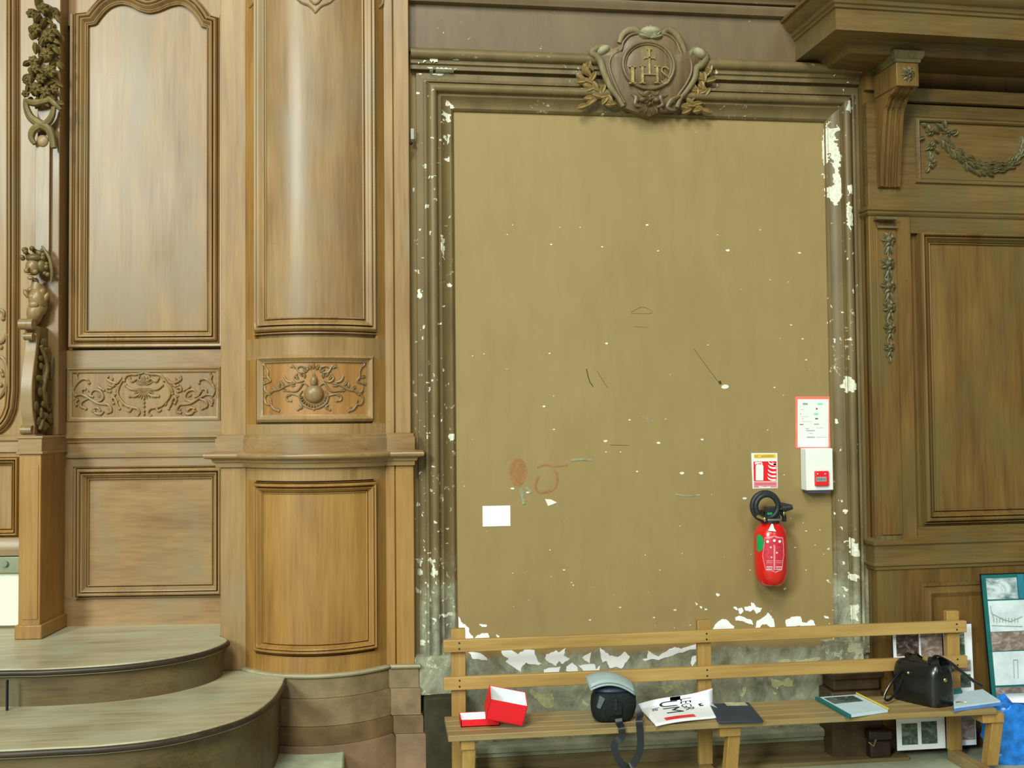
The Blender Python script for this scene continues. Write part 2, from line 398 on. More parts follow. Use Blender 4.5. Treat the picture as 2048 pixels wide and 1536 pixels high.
# frieze above the framed wall
zt = FM.at(1248, 112)[1]
o = MB(FM).box(-.5, 2.62, 0, .012, zt - .02, TOPZ)
za = FM.at(1000, 0)[1]
T = lambda y: FM.at(1248, y)[1]
o.hrun([(-.5, .012), (2.62, .012)], [(0, T(27)), (.030, T(26)), (.034, T(20)), (.040, T(15)), (.040, T(9)), (.012, T(8)), (.012, T(6)), (.046, T(5)), (.052, T(-2)), (.075, T(-8)), (.08, TOPZ), (0, TOPZ)])
struct(build(o, 'trim_1', P_TOP))

# low stone ledge and wooden strip under the bench
zl = .115
l0, l1 = FM.at(905, 1480, .1)[0], FM.at(1662, 1450, .1)[0]
o = MB(FM); pr = [(0, zl + .01), (.05, zl + .01), (.062, zl), (.062, zl - .022), (.05, zl - .03), (.05, zl - .045), (0, zl - .045)]
o.hrun([(l0, 0), (l1, 0)], pr); struct(build(o, 'trim_2', STONE))
struct(build(MB(FM).box(l0 - .06, 2.5, 0.075, .20, 0, .018), 'trim_3', W_SK))
struct(build(MB(FM).box(l0, l1, 0, .055, 0, zl - .046), 'baseboard_back', W_SK))

# =================================================================== FRAMED WALL (big mitred surround)
iu0, iu1 = .336, 2.229; iz1 = FM.at(1276, 233)[1]; iz0 = FM.at(890, 1330)[1]
PX = .00242
def fprof(s=1.0):
    p = [(-.004, 0), (-.004, .004), (0, .012), (.008 * s, .02)]
    for k in range(7): t = k / 6; p.append((.010 * s + .05 * s * t, .014 + .03 * t ** 2))
    p += [(.062 * s, .044), (.068 * s, .036), (.072 * s, .036), (.075 * s, .046)]
    for k in range(9): t = k / 8 * PI; p.append((.098 * s - .021 * s * math.cos(t), .044 + .022 * math.sin(t)))
    p += [(.122 * s, .03), (.127 * s, .03), (.128 * s, .04), (.14 * s, .042), (.142 * s, .018), (.175 * s, .018), (.176 * s, 0)]
    return p
path = [(iu1, iz0 - .02), (iu1, iz1), (iu0, iz1), (iu0, iz0)]
fr = thing('wall_surround', 'tall moulded brown surround with chipped paint framing the bare wall', 'frame', (1.28, 0, iz0))
for i, nm in ((0, 'jamb'), (1, 'lintel'), (2, 'jamb')):
    m = MB(FM).sweep(path, fprof(1.0), False, 0, [i]); build(m, nm, P_FRM, fr)
# hood roll
hz = FM.at(1000, 118)[1]
pr = [(0, hz - .075)] + [(.035, hz - .075), (.035, hz - .055), (.045, hz - .05), (.045, hz - .035)]
for k in range(9): t = -PI / 2 + PI * k / 8; pr.append((.045 + .028 * math.cos(t), hz - .005 + .026 * math.sin(t)))
pr += [(.03, hz + .028), (0, hz + .045)]
hood = MB(FM).hrun([(.135, 0), (2.43, 0)], pr); build(hood, 'hood_moulding', P_FRM, fr)
# stone blocks at the foot of each jamb
def rough_block(u0, u1, v0, v1, z0, z1, n=9, amp=.006, seed=0):
    m = MB(FM); nz = max(3, int((z1 - z0) / .03))
    def P(a, b, c):
        q = Vector((a * 9 + seed, b * 9, c * 9)); d = mnoise.noise_vector(q) * amp; return (a + d.x, b + d.y, c + d.z)
    vs = []; fs = []
    for j in range(nz + 1):
        z = z0 + (z1 - z0) * j / nz
        for i in range(n + 1): vs.append(P(u0 + (u1 - u0) * i / n, v1, z))
    for j in range(nz):
        for i in range(n): a = j * (n + 1) + i; fs.append((a, a + 1, a + n + 2, a + n + 1))
    m.add(vs, fs); m.box(u0 + .004, u1 - .004, v0, v1 - amp * 1.3, z0, z1 - .002); return m
a0, _ = FM.at(838, 1350, .06); a1, _ = FM.at(906, 1350, .06)
zA = FM.at(870, 1312, .07)[1]; zB = FM.at(870, 1388, .07)[1]
build(rough_block(a0 - .02, a1 + .02, 0, .075, zB, zA), 'stone_foot', P_BLK, fr)
build(MB(FM).box(a0 + .02, a1 + .04, 0, .12, 0, zB - .002), 'stone_foot', DARKST, fr, bevel=.01)  # plain dark block below the rough foot
b0, _ = FM.at(1650, 1350, .08); b1, _ = FM.at(1742, 1350, .08)
zC = FM.at(1700, 1283, .07)[1]; zD = FM.at(1700, 1352, .1)[1]
build(rough_block(b0 + .01, b1 - .03, 0, .07, zD, zC, seed=5), 'stone_foot', P_BLK, fr)
zE = FM.at(1700, 1345, .14)[1]
m = MB(FM).box(b0, b1 + .02, 0, .15, 0, zE - .09).box(b0 + .02, b1 + .02, 0, .13, zE - .09, zE - .03).box(b0 - .0, b1 + .03, 0, .16, zE - .03, zE)
build(m, 'plinth_block', plain('brown_plinth_block', '#4e3b28', .5, .4, var=.3), fr, bevel=.008)
build(MB(FM).box(b0 + .005, b1 + .025, .005, .155, zE, zE + .004), 'plinth_top', CREAM, fr)

# chips, peeled patches, stains: thin raised pieces on the wall
def poly_px(pts, ox, oy, s, v): return [FM.at(ox + x / s, oy + y / s, v) for x, y in pts]
def jag(poly, amp=.004, n=3):
    out = []
    for i in range(len(poly)):
        a, b = poly[i], poly[(i + 1) % len(poly)]
        for k in range(n):
            t = k / n; j = amp if k else amp * .3
            out.append((a[0] + (b[0] - a[0]) * t + random.uniform(-j, j), a[1] + (b[1] - a[1]) * t + random.uniform(-j, j)))
    return out
Z8 = (880, 1180, 3.657); Z2 = (1380, 1160, 5.389); Z1 = (1600, 0, 3.34); Z1b = (1600, 400, 3.34)
peel = [
 (Z8, [(135,190),(150,210),(165,240),(190,260),(215,280),(215,310),(240,335),(250,365),(190,365),(160,300),(135,270)]),
 (Z8, [(285,250),(340,255),(345,265),(310,272)]), (Z8, [(255,350),(275,330),(310,315),(345,315),(357,330),(357,360),(255,362)]),
 (Z8, [(412,325),(435,335),(430,350),(415,340)]), (Z8, [(205,455),(290,460),(335,490),(345,515),(290,505),(235,505),(230,480)]),
 (Z8, [(440,435),(520,437),(570,470),(620,435),(690,440),(700,480),(715,520),(745,540),(720,550),(650,540),(630,530),(600,560),(590,600),(560,580),(480,525),(500,500),(460,475)]),
 (Z8, [(775,470),(830,455),(850,440),(870,455),(920,425),(905,480),(950,500),(900,540),(870,520),(850,555),(800,530),(770,500)]),
 (Z8, [(760,580),(790,570),(880,560),(865,620),(770,622)]), (Z8, [(1040,495),(1105,455),(1095,540),(1070,520)]),
 (Z8, [(925,560),(970,530),(1000,560),(1010,590),(970,605),(920,590)]),
 (Z8, [(1010,550),(1060,545),(1130,540),(1140,580),(1170,550),(1160,605),(1100,605),(1050,590)]),
 (Z8, [(1170,420),(1200,445),(1240,480),(1300,490),(1350,450),(1390,485),(1370,520),(1325,575),(1290,560),(1240,570),(1220,520),(1185,530),(1175,490)]),
 (Z8, [(1520,440),(1560,470),(1600,485),(1680,430),(1720,415),(1760,430),(1840,405),(1900,382),(1900,420),(1800,445),(1720,470),(1640,495),(1600,512),(1540,505),(1500,520),(1480,505),(1515,500)]),
 (Z8, [(1845,485),(1895,475),(1880,510),(1840,560),(1835,530)]),
 (Z2, [(240,545),(290,460),(350,420),(400,430),(440,470),(475,500),(470,545),(420,545),(300,550)]),
 (Z2, [(490,400),(540,385),(600,410),(670,440),(675,485),(620,465),(560,440),(495,440)]),
 (Z2, [(510,310),(560,300),(575,330),(545,370),(525,360),(520,330)]),
 (Z2, [(580,290),(630,285),(660,275),(660,240),(690,250),(710,290),(775,300),(760,340),(715,365),(690,320),(640,340),(600,330)]),
 (Z2, [(705,520),(720,440),(790,400),(840,350),(880,390),(905,440),(910,520),(880,520),(830,480),(780,475),(750,520)]),
 (Z2, [(1030,430),(1090,400),(1190,395),(1205,450),(1260,460),(1300,425),(1330,440),(1360,500),(1200,505),(1180,490),(1090,510),(1040,510)]),
 (Z2, [(1440,390),(1490,390),(1500,410),(1470,415)]), (Z2, [(460,285),(500,290),(515,330),(480,310)]), (Z2, [(50,240),(90,260),(70,275)]),
 (Z2, [(90,275),(130,290),(120,310)]), (Z2, [(150,300),(185,320),(160,330)]), (Z2, [(280,145),(320,150),(300,180)]), (Z2, [(1010,85),(1040,90),(1020,110)]),
 (Z2, [(1660,70),(1700,75),(1720,110),(1700,140),(1680,110)]),
]
m = MB(FM)
for (ox, oy, s), pts in peel[:-1]: m.prism(jag(poly_px(pts, ox, oy, s, 0), .003), -.001, .0025)
build(m, 'bare_plaster', PLASTER, WALLB, flat=True)
cream = [(Z2, [(865,1060),(930,1070),(1000,1090),(1050,1050),(1110,1080),(1100,1140),(1040,1150),(990,1130),(940,1180),(880,1140)]),
 (Z2, [(1130,850),(1200,860),(1280,850),(1400,830),(1420,860),(1280,885),(1150,885)]), (Z2, [(930,870),(1050,850),(1090,880),(940,895)]),
 (Z2, [(560,1160),(610,1150),(600,1200),(570,1260),(540,1250),(570,1200)]), (Z2, [(525,1110),(560,1120),(555,1140)]), (Z2, [(880,1205),(940,1220),(920,1235)]),
 ((860,1180,4.314), [(860,850),(930,880),(1060,900),(1070,960),(1060,1010),(1010,1020),(960,990),(900,930),(860,890)]),
 ((1140,1180,4.314), [(745,840),(800,830),(880,820),(915,850),(860,870),(820,890),(800,850)]), ((1140,1180,4.314), [(930,800),(980,800),(960,825)]),
 ((1140,1180,4.314), [(95,940),(160,980),(150,1005),(120,1000)]), ((1140,1180,4.314), [(160,940),(190,930),(185,965)])]
m = MB(FM)
for (ox, oy, s), pts in cream: m.prism(jag(poly_px(pts, ox, oy, s, 0), .004), -.001, .003)
build(m, 'flaking_plaster', CREAM, WALLB, flat=True)
# chips on the jambs
jp = [(Z1, [(300,690),(350,680),(355,720),(330,760),(300,740)]),
 (Z1, [(195,830),(230,850),(265,830),(275,870),(240,880),(262,980),(282,1050),(270,1150),(290,1290),(262,1370),(210,1310),(190,1240),(245,1230),(240,1100),(215,1020),(205,960),(210,1060),(185,1090),(172,1000),(180,900)]),
 (Z1, [(310,1240),(350,1240),(360,1290),(310,1310)]), (Z1, [(308,1370),(340,1400),(345,1500),(320,1520)]),
 (Z1b, [(280,1240),(310,1170),(345,1190),(385,1260),(340,1275),(310,1290)]), (Z1b, [(305,20),(340,50),(340,150),(325,220),(310,160)]),
 ((1600,860,3.49), [(345,740),(400,800),(415,880),(350,880),(345,800)]), ((1600,860,3.49), [(340,990),(395,1010),(400,1040),(360,1060),(340,1030)]),
 ((1600,860,3.49), [(350,1230),(400,1210),(405,1260),(380,1330),(355,1320)]), ((1600,860,3.49), [(305,1100),(345,1110),(335,1135)]),
 ((800,80,4.04), [(370,475),(455,520),(420,545),(385,510)]), ((800,80,4.04), [(330,560),(370,570),(415,590),(400,650),(370,640)]),
 ((800,80,4.04), [(390,740),(410,760),(400,830),(385,820)]), ((800,80,4.04), [(350,940),(385,930),(400,970),(370,970)]), ((800,80,4.04), [(245,795),(275,795),(265,812)]),
 ((800,80,4.04), [(230,1100),(290,1105),(235,1130)]), ((880,440,1.0), [(3,30),(9,32),(10,60),(6,80),(2,60)]), ((800,80,4.04), [(235,130),(300,130),(300,175),(240,180)]), ((800,80,4.04), [(385,110),(480,120),(500,165),(400,160)]),
 ((800,80,4.04), [(220,225),(470,230),(400,250),(300,270),(260,255)]),
 ((820,1080,3.37), [(30,130),(90,140),(90,190),(70,180)]), ((820,1080,3.37), [(115,135),(165,125),(170,230),(150,250),(145,160)]), ((820,1080,3.37), [(55,200),(90,210),(80,250),(55,240)]),
 ((820,1080,3.37), [(215,280),(230,290),(222,320)]), ((820,1080,3.37), [(145,520),(175,530),(160,565)]), ((820,1080,3.37), [(190,500),(300,495),(290,520),(200,525)]), ((820,1080,3.37), [(40,330),(75,340),(65,370),(42,365)]),
 ((820,1080,3.37), [(65,680),(105,690),(105,720),(70,720)]), ((800,480,1), [(94,392),(106,388),(112,394),(104,404)]), ((800,480,1), [(34,100),(44,96),(46,112),(38,118)])]
rj = random.Random(5)
for k in range(150):
    left = k < 95; x = rj.uniform(826, 902) if left else rj.uniform(1652, 1716); y = rj.uniform(120, 1300) if k % 3 else rj.uniform(700, 1300); a_ = rj.uniform(1.2, 4.2); b_ = rj.uniform(1.2, 5.5)
    jp.append(((x, y, 1.0), [(a_ * math.cos(t) * rj.uniform(.6, 1.3), b_ * math.sin(t) * rj.uniform(.6, 1.3)) for t in [q * PI / 3 for q in range(6)]]))
def fheight(u, z):                # height of the surround's face at a point
    if z > iz1 and u < iu1 and u > iu0: off = z - iz1
    elif u < iu0: off = max(iu0 - u, z - iz1)
    elif u > iu1: off = max(u - iu1, z - iz1)
    else: return 0
    P = fprof(); h = 0
    for (a, b) in zip(P, P[1:]):
        if a[0] <= off <= b[0] and b[0] > a[0]: h = a[1] + (b[1] - a[1]) * (off - a[0]) / (b[0] - a[0])
    return h
m = MB(FM)
for (ox, oy, s), pts in jp:
    poly = poly_px(pts, ox, oy, s, .05); us = [p[0] for p in poly]; zs = [p[1] for p in poly]
    st = .0032; nu = int((max(us) - min(us)) / st) + 1; nz = int((max(zs) - min(zs)) / st) + 1
    def inside(x, y):
        c = False
        for i in range(len(poly)):
            (x1, y1), (x2, y2) = poly[i], poly[i - 1]
            if (y1 > y) != (y2 > y) and x < (x2 - x1) * (y - y1) / (y2 - y1 + 1e-12) + x1: c = not c
        return c
    hood_z = hz - .08
    for i in range(nu):
        for j in range(nz):
            x = min(us) + i * st; y = min(zs) + j * st
            jx = mnoise.noise(Vector((x * 55, y * 55, 3))) * .016; jy = mnoise.noise(Vector((x * 55, y * 55, 9))) * .016
            if inside(x + st / 2 + jx, y + st / 2 + jy):
                def hh(a, b): return (.05 if b > hood_z else fheight(a, b)) + .0012
                c = [(x, hh(x, y), y), (x + st, hh(x + st, y), y), (x + st, hh(x + st, y + st), y + st), (x, hh(x, y + st), y + st)]
                m.add(c, [(0, 1, 2, 3)])
build(m, 'bare_plaster', plain('dusty_plaster', '#e2e0cc', .9, .2, var=.2, sc=60, bump=.4), fr)
# flecks
flk = [(1102,489,3),(1204,494,3),(1316,502,3),(1455,501,6),(1599,506,4),(1213,687,4),(1099,707,3),(1450,774,10),(1088,813,4),(1211,882,5),(1317,886,5),(1404,879,4),(1108,859,3),(1364,946,6),(1402,946,6),(1489,997,6),(1274,943,3),(1025,977,5),(1549,775,3),(1605,678,3),(1025,450,2),(1120,455,2),(1160,455,2),(1294,450,4),(1055,985,4),(1435,470,2),(1520,460,2),(1241,904,2),(1212,904,2),(1259,840,3),(1331,838,2),(1416,690,2),(945,712,2),(968,708,2),(1500,1140,2),(1128,1140,3),(1143,1165,2),(1240,1215,3),(1180,1240,3),(1350,1220,4),(1308,1235,3),(1582,650,3),(1612,720,3),(1540,560,2),(1380,1250,2),(1290,1110,2),(1320,1140,2),(1100,1100,2),(1437,1190,4),(1640,1060,2),(1612,1062,3),(1630,1090,2),(1590,1095,3),(1568,950,2),(1572,1100,2),(1612,1140,2),(1560,1008,2)]
m = MB(FM)
for x, y, r in flk:
    u, z = FM.at(x, y); rr = r * PX * .6; a = random.random() * 3
    pts = [(u + rr * (1 + .4 * random.random()) * math.cos(a + k * 2 * PI / 7) * 1.15, z + rr * (.55 + .4 * random.random()) * math.sin(a + k * 2 * PI / 7)) for k in range(7)]
    m.prism(pts, -.001, .002)
for k in range(40):
    u = random.uniform(iu0, iu1); z = random.uniform(.7, 3.1) if random.random() < .5 else random.uniform(.6, 1.2); rr = random.uniform(.0012, .0032)
    m.prism([(u + rr * random.uniform(.6, 1.4) * math.cos(t * 1.26), z + rr * random.uniform(.6, 1.4) * math.sin(t * 1.26)) for t in range(5)], -.001, .0015)
m.prism([FM.at(*p) for p in ((1090, 998), (1102, 999), (1114, 1005), (1104, 1009), (1096, 1012))], -.001, .002)
build(m, 'paint_chip', plain('chip_white', '#e8e8d8', .8, .2, var=.05), WALLB, flat=True)
def strokes(name, mat, L):
    m = MB(FM)
    for pts, w in L:
        q = [FM.at(x, y) for x, y in pts]; m.tube([(a, .0005, b) for a, b in catmull(q, 4)], w, 5, .5)
    build(m, name, mat, WALLB)
strokes('scratch', PENCIL, [([(1173,738),(1176,752),(1180,764),(1186,773)], .0022), ([(1194,742),(1205,760),(1215,776)], .0008), ([(1388,697),(1400,715),(1420,742),(1438,766)], .001), ([(1439,762),(1441,768)], .006), ([(1262,625),(1285,614),(1305,626),(1262,627)], .0007), ([(1220,890),(1258,891)], .001), ([(1268,653),(1296,655)], .0006)])
strokes('chalk_cross', SMEAR, [([(1283,832),(1296,839),(1306,843)], .0022), ([(1296,830),(1296,848)], .0022), ([(1142,921),(1165,919),(1182,920)], .006), ([(1040,975),(1045,990),(1048,1008)], .009), ([(1052,975),(1062,985)], .006), ([(1350,988),(1372,992),(1400,990)], .004)])
m = MB(FM)
for cx, cy, a, b in ((1037, 944, 16, 25),):
    pts = [FM.at(cx + a * (1 + .25 * random.random()) * math.cos(t * .5), cy + b * (1 + .2 * random.random()) * math.sin(t * .5)) for t in range(12)]
    m.prism(pts, -.001, .0008)
q = [FM.at(x, y) for x, y in ((1078,952),(1072,965),(1072,978),(1082,985),(1100,982),(1112,972),(1114,950),(1108,940))]
m.tube([(a, .0003, b) for a, b in catmull(q, 5)], .007, 5, .25)
q = [FM.at(x, y) for x, y in ((1075,935),(1090,930),(1110,933),(1135,930))]
m.tube([(a, .0003, b) for a, b in catmull(q, 5)], .005, 5, .25)
build(m, 'paint_stain', RUST, WALLB)

# =================================================================== CARTOUCHE
CT = (1100, 20, 5.12)
def ct(x, y, v=.06): return FM.at(CT[0] + x / CT[2], CT[1] + y / CT[2], v)
car = thing('carved_cartouche', 'carved shield with IHS and cross at the top of the surround', 'carving', (ct(1000, 600)[0], 0, ct(1000, 1050)[1]))
out = [(750,1000),(700,900),(620,790),(560,650),(520,540),(440,470),(440,430),(540,380),(600,430),(680,420),(700,330),(760,240),(860,200),(930,170),(1110,170),(1190,210),(1290,260),(1350,350),(1390,460),(1420,470),(1490,410),(1590,490),(1570,540),(1500,590),(1480,690),(1420,800),(1340,900),(1290,1030),(1100,1050),(1020,1090),(900,1050)]
m = MB(FM).prism([ct(x, y) for x, y in out], .0, .062, dome=.03)
W_SH = wood('old_shield_wood', '#4f3e26', '#6d5739', '#84704c', rough=.5, coat=.1, seed=77)
build(m, 'shield', W_SH, car)
cx, cz = ct(990, 590); ru = 270 / 5.12 * PX; rz = 245 / 5.12 * PX
m = MB(FM)
for k, (sc_, r_) in enumerate(((1.0, .009), (.9, .005))):
    m.tube([(cx + ru * sc_ * math.cos(t * PI / 20), .098 - .004 * k, cz + rz * sc_ * math.sin(t * PI / 20)) for t in range(41)], r_, 8)
m.ell((cx, .086, cz), ru * .9, .018, rz * .9, nu=28)
build(m, 'medallion', W_SH, car)
m = MB(FM); VF = .106
def bar(x0, y0, x1, y1):
    a = ct(x0, y0, VF); b = ct(x1, y1, VF); m.box(min(a[0], b[0]), max(a[0], b[0]), VF - .012, VF + .004, min(a[1], b[1]), max(a[1], b[1]))
bar(828, 575, 862, 755); bar(808, 572, 880, 588); bar(808, 742, 880, 757)
bar(932, 570, 962, 752); bar(915, 568, 978, 580); bar(915, 742, 978, 754)
bar(1085, 575, 1112, 750); bar(1068, 572, 1125, 584); bar(1068, 740, 1125, 752); bar(960, 652, 1088, 668)
q = [ct(x, y, VF) for x, y in ((1215,610),(1190,585),(1155,590),(1145,625),(1170,655),(1205,680),(1222,715),(1200,748),(1165,752),(1140,725))]
m.tube([(a, VF, b) for a, b in catmull(q, 5)], .0035, 7)
bar(1005, 400, 1030, 655); bar(965, 480, 1075, 500); bar(996, 392, 1040, 408); bar(958, 472, 970, 508); bar(1068, 472, 1080, 508)
build(m, 'lettering', plain('worn_gilding', '#a08850', .5, .5, .2, var=.35, sc=60), car, bevel=.001)
m = MB(FM)
mx, mz = ct(1010, 620)
inn = [ct(x, y, .07) for x, y in ((760,960),(690,830),(630,690),(600,560),(640,470),(720,420),(745,340),(810,270),(900,250),(1000,265),(1110,255),(1200,265),(1280,330),(1320,420),(1360,500),(1430,520),(1440,640),(1390,760),(1320,860),(1250,960))]
m.tube([(a, .083, b) for a, b in catmull(inn, 4)], .0065, 8)
build(m, 'inner_band', W_SH, car)
m = MB(FM)
rim = [[(710,340),(740,260),(800,215),(880,210),(930,250),(950,290),(920,300)], [(1390,470),(1350,350),(1290,255),(1210,205),(1160,240),(1150,290),(1190,290)],
       [(690,400),(620,450),(590,420),(545,385),(470,400),(430,440),(480,480),(520,540),(560,660),(620,790),(700,900),(750,985)],
       [(1370,440),(1410,490),(1450,430),(1500,405),(1570,450),(1600,490),(1560,560),(1500,600),(1480,700),(1410,810),(1330,910),(1300,1000)]]
for r in rim:
    q = [ct(x, y, .07) for x, y in r]; m.tube([(a, .07, b) for a, b in catmull(q, 5)], [.012, .019, .017, .012], 10)
build(m, 'scroll_rim', wood('dusty_carving', '#5c4e31', '#7b6d49', '#978a62', rough=.6, coat=0), car)
m = MB(FM)
for k in range(9):
    a = PI * (.08 + .84 * k / 8); u, z = ct(1020, 300, .07); m.leaf(u, z, a, .062, .026, .024, .09)
for (x, y, r, ro) in ((545, 415, .036, .5), (1525, 445, .038, -.5)):
    u, z = ct(x, y, .07); m.ell((u, .07, z), r, .034, r * .62, ro, 16, 10)
u, z = ct(1020, 230, .07); m.ell((u, .085, z), .05, .03, .022)
build(m, 'crown_shell', wood('dusty_carving_pale', '#8b8260', '#a59c7c', '#b9b290', rough=.7, coat=0), car)
m = MB(FM)
for r in ([(830,860),(880,900),(870,970),(930,990)], [(1200,870),(1130,900),(1150,970),(1090,1000)], [(900,830),(960,870),(1020,830),(1080,870),(1120,830)], [(1330,880),(1240,930),(1200,1000),(1260,1030)]):
    q = [ct(x, y, .08) for x, y in r]; m.tube([(a, .085, b) for a, b in catmull(q, 5)], [.006, .014, .01, .005], 7)
u, z = ct(1010, 930, .08); m.flower(u, z, .03, .025, .085, 7); m.ell((u + .035, .09, z - .0), .018, .02, .012); m.ell((u - .035, .09, z), .018, .02, .012)
for k in range(5): u, z = ct(940 + k * 45, 1000, .08); m.leaf(u, z, -PI / 2 + (k - 2) * .35, .03, .016, .015, .08)
build(m, 'mask_ornament', W_SH, car)
LV = {-1: [(400,560,1.7),(390,640,2.2),(380,590,1.1),(400,730,2.7),(330,700,2.6),(440,690,1.1),(400,780,2.8),(540,820,1.2),(470,790,2.0),(500,880,2.9),(420,900,3.2),(440,930,3.6),(620,930,1.9),(640,960,3.3),(560,880,3.4),(350,980,3.5)],
      1: [(1640,600,1.5),(1620,640,1.0),(1600,560,1.9),(1580,700,1.6),(1540,680,2.1),(1640,720,.3),(1560,780,1.8),(1500,850,1.6),(1480,800,2.2),(1560,840,.4),(1450,950,2.4),(1500,960,.2),(1520,1000,-.4),(1590,1030,-.3),(1400,1000,2.9),(1600,850,.9)]}
for sd, nm in ((-1, 0), (1, 1)):
    m = MB(FM)
    stem = [(680,960),(590,920),(500,850),(440,760),(400,660),(385,560)] if sd < 0 else [(1320,980),(1420,950),(1500,880),(1560,780),(1600,680),(1630,560)]
    q = [ct(x, y, .06) for x, y in stem]; m.tube([(a, .055, b) for a, b in catmull(q, 4)], [.006, .003], 6)
    for (x, y, a) in LV[sd] + [(x + (14 if a > 1.5 else -14), y + 26, a + .75) for (x, y, a) in LV[sd][::2]]:
        u, z = ct(x, y, .06); m.leaf(u - .022 * math.cos(a), z - .022 * math.sin(a), a, .058, .034, .018, .058)
    build(m, 'laurel_branch', wood('gilded_leaf_%d' % nm, '#5a4724', '#7e6536', '#977d48', rough=.5, coat=.1, seed=nm), car)

# =================================================================== LEFT BAY (recessed panelling between pier and pilaster)
VB = -.28
def L(x, y, v=VB): return FL.at(x, y, v)
zs2 = L(290, 1250)[1]; zs1 = FL.at(470, 1340)[1]
bu0, bu1 = L(128, 700)[0], L(444, 700)[0]
bay = thing('panelled_bay', 'recessed oak bay with arched upper panel between carved post and flat pilaster', 'panelling', ((bu0 + bu1) / 2, VB, zs2), 'recessed oak bays', frame=FL)
def zL(y, x=290, v=VB): return FL.at(x, y, v)[1]
zr = [zs2, zL(1190), zL(932), zL(908), zL(872), zL(843), zL(733), zL(698)]
# rails and stiles
for a, b, c in ((zs2, zL(1192), .004), (zL(932), zL(843), .004), (zL(735), zL(700), .006)): build(MB(FL).box(bu0, bu1, VB - .01, VB + c, a, b), 'rail', W_H, bay)
e0, e1 = L(146, 1060)[0], L(437, 1060)[0]
for a, b in ((bu0, e0), (e1, bu1)): build(MB(FL).box(a, b, VB - .01, VB + .004, zL(1192), zL(932)), 'stile', W_L, bay)
m = MB(FL).hrun([(bu0, VB), (bu1, VB)], [(0, zL(884)), (.012, zL(884)), (.014, zL(880)), (.022, zL(877)), (.03, zL(875)), (.03, zL(872)), (.018, zL(870)), (.012, zL(866)), (0, zL(864))])
m.hrun([(bu0, VB), (bu1, VB)], [(0, zL(915)), (.014, zL(914)), (.016, zL(908)), (.008, zL(906)), (.008, zL(896)), (0, zL(895))])
build(m, 'ledge', W_H, bay)
# upper arched panel
f = [(168,52),(175,52),(189,49),(199,36),(216,18),(237,10),(257,13),(275,22),(295,27),(316,23),(338,14),(359,11),(377,21),(392,39),(400,54),(413,57)]
arch = [L(x + 3, y) for x, y in f]
u0, u1 = L(176, 400)[0], L(414, 400)[0]; zb = zL(661)
arch = [(u0, arch[0][1])] + arch[1:-1] + [(u1, arch[-1][1])]
outl = [(u0, zb), (u1, zb)] + list(reversed(arch))
out2 = outl[:2] + [outl[2]] + [tuple(p) for p in catmull(outl[3:-1], 3)] + [outl[-1]]
build(MB(FL).prism(out2, VB - .02, VB - .004), 'upper_panel', W_P, bay)
full = [(u0, zb), (u1, zb)] + [outl[2]] + [tuple(p) for p in catmull(outl[3:-1], 3)] + [outl[-1]]
m = MB(FL).sweep(full, moulding(.064, .036, VB))
m.sweep([(u0 - .066, arch[0][1] + .05), (u0 - .066, zb - .066), (u1 + .066, zb - .066), (u1 + .066, arch[0][1] + .05)], [(0, VB), (0, VB + .02), (.004, VB + .028), (.014, VB + .03), (.018, VB + .022), (.019, VB)], False)
build(m, 'panel_moulding', W_L, bay)
# spandrel board above the arch
top = [(u1, TOPZ), (u0, TOPZ)] + [(p[0], p[1] + .05) for p in arch]
build(MB(FL).prism([(bu0, TOPZ), (bu0, arch[0][1]), (u0, arch[0][1])] + [(p[0], p[1] + .01) for p in arch[1:-1]] + [(u1, arch[-1][1]), (bu1, arch[-1][1]), (bu1, TOPZ)], VB - .012, VB + .004), 'spandrel', W_L, bay)
# carved panel
cu0, cu1, cz0, cz1 = L(144, 790)[0], L(431, 790)[0], zL(833), zL(745)
cp = build(MB(FL).box(cu0, cu1, VB - .02, VB - .01, cz0, cz1), 'carved_panel', W_P, bay)
build(MB(FL).rect(cu0, cu1, cz0, cz1, [(0, VB - .011), (0, VB - .004), (.008, VB + .002), (.012, VB + .002), (.018, VB + .01), (.024, VB + .006), (.024, VB)]), 'panel_moulding', W_H, bay)
def orn(m, frame_at, s0, O, sc, strokes, cxx, r=.0045, v=0, mirror=True):
    for st in strokes:
        for mm in ((1, -1) if mirror else (1,)):
            q = []
            for (x, y) in st:
                xx = cxx + (x - cxx) * mm; q.append(frame_at(O[0] + xx / sc, O[1] + y / sc))
            m.curl(q, r, r * .45, v + r * .35)
            a, b = q[-2], q[-1]
            m.ell((q[-1][0], v + r * .4, q[-1][1]), r * 1.25, r * 1.1, r * 1.25, nu=8, nv=5)
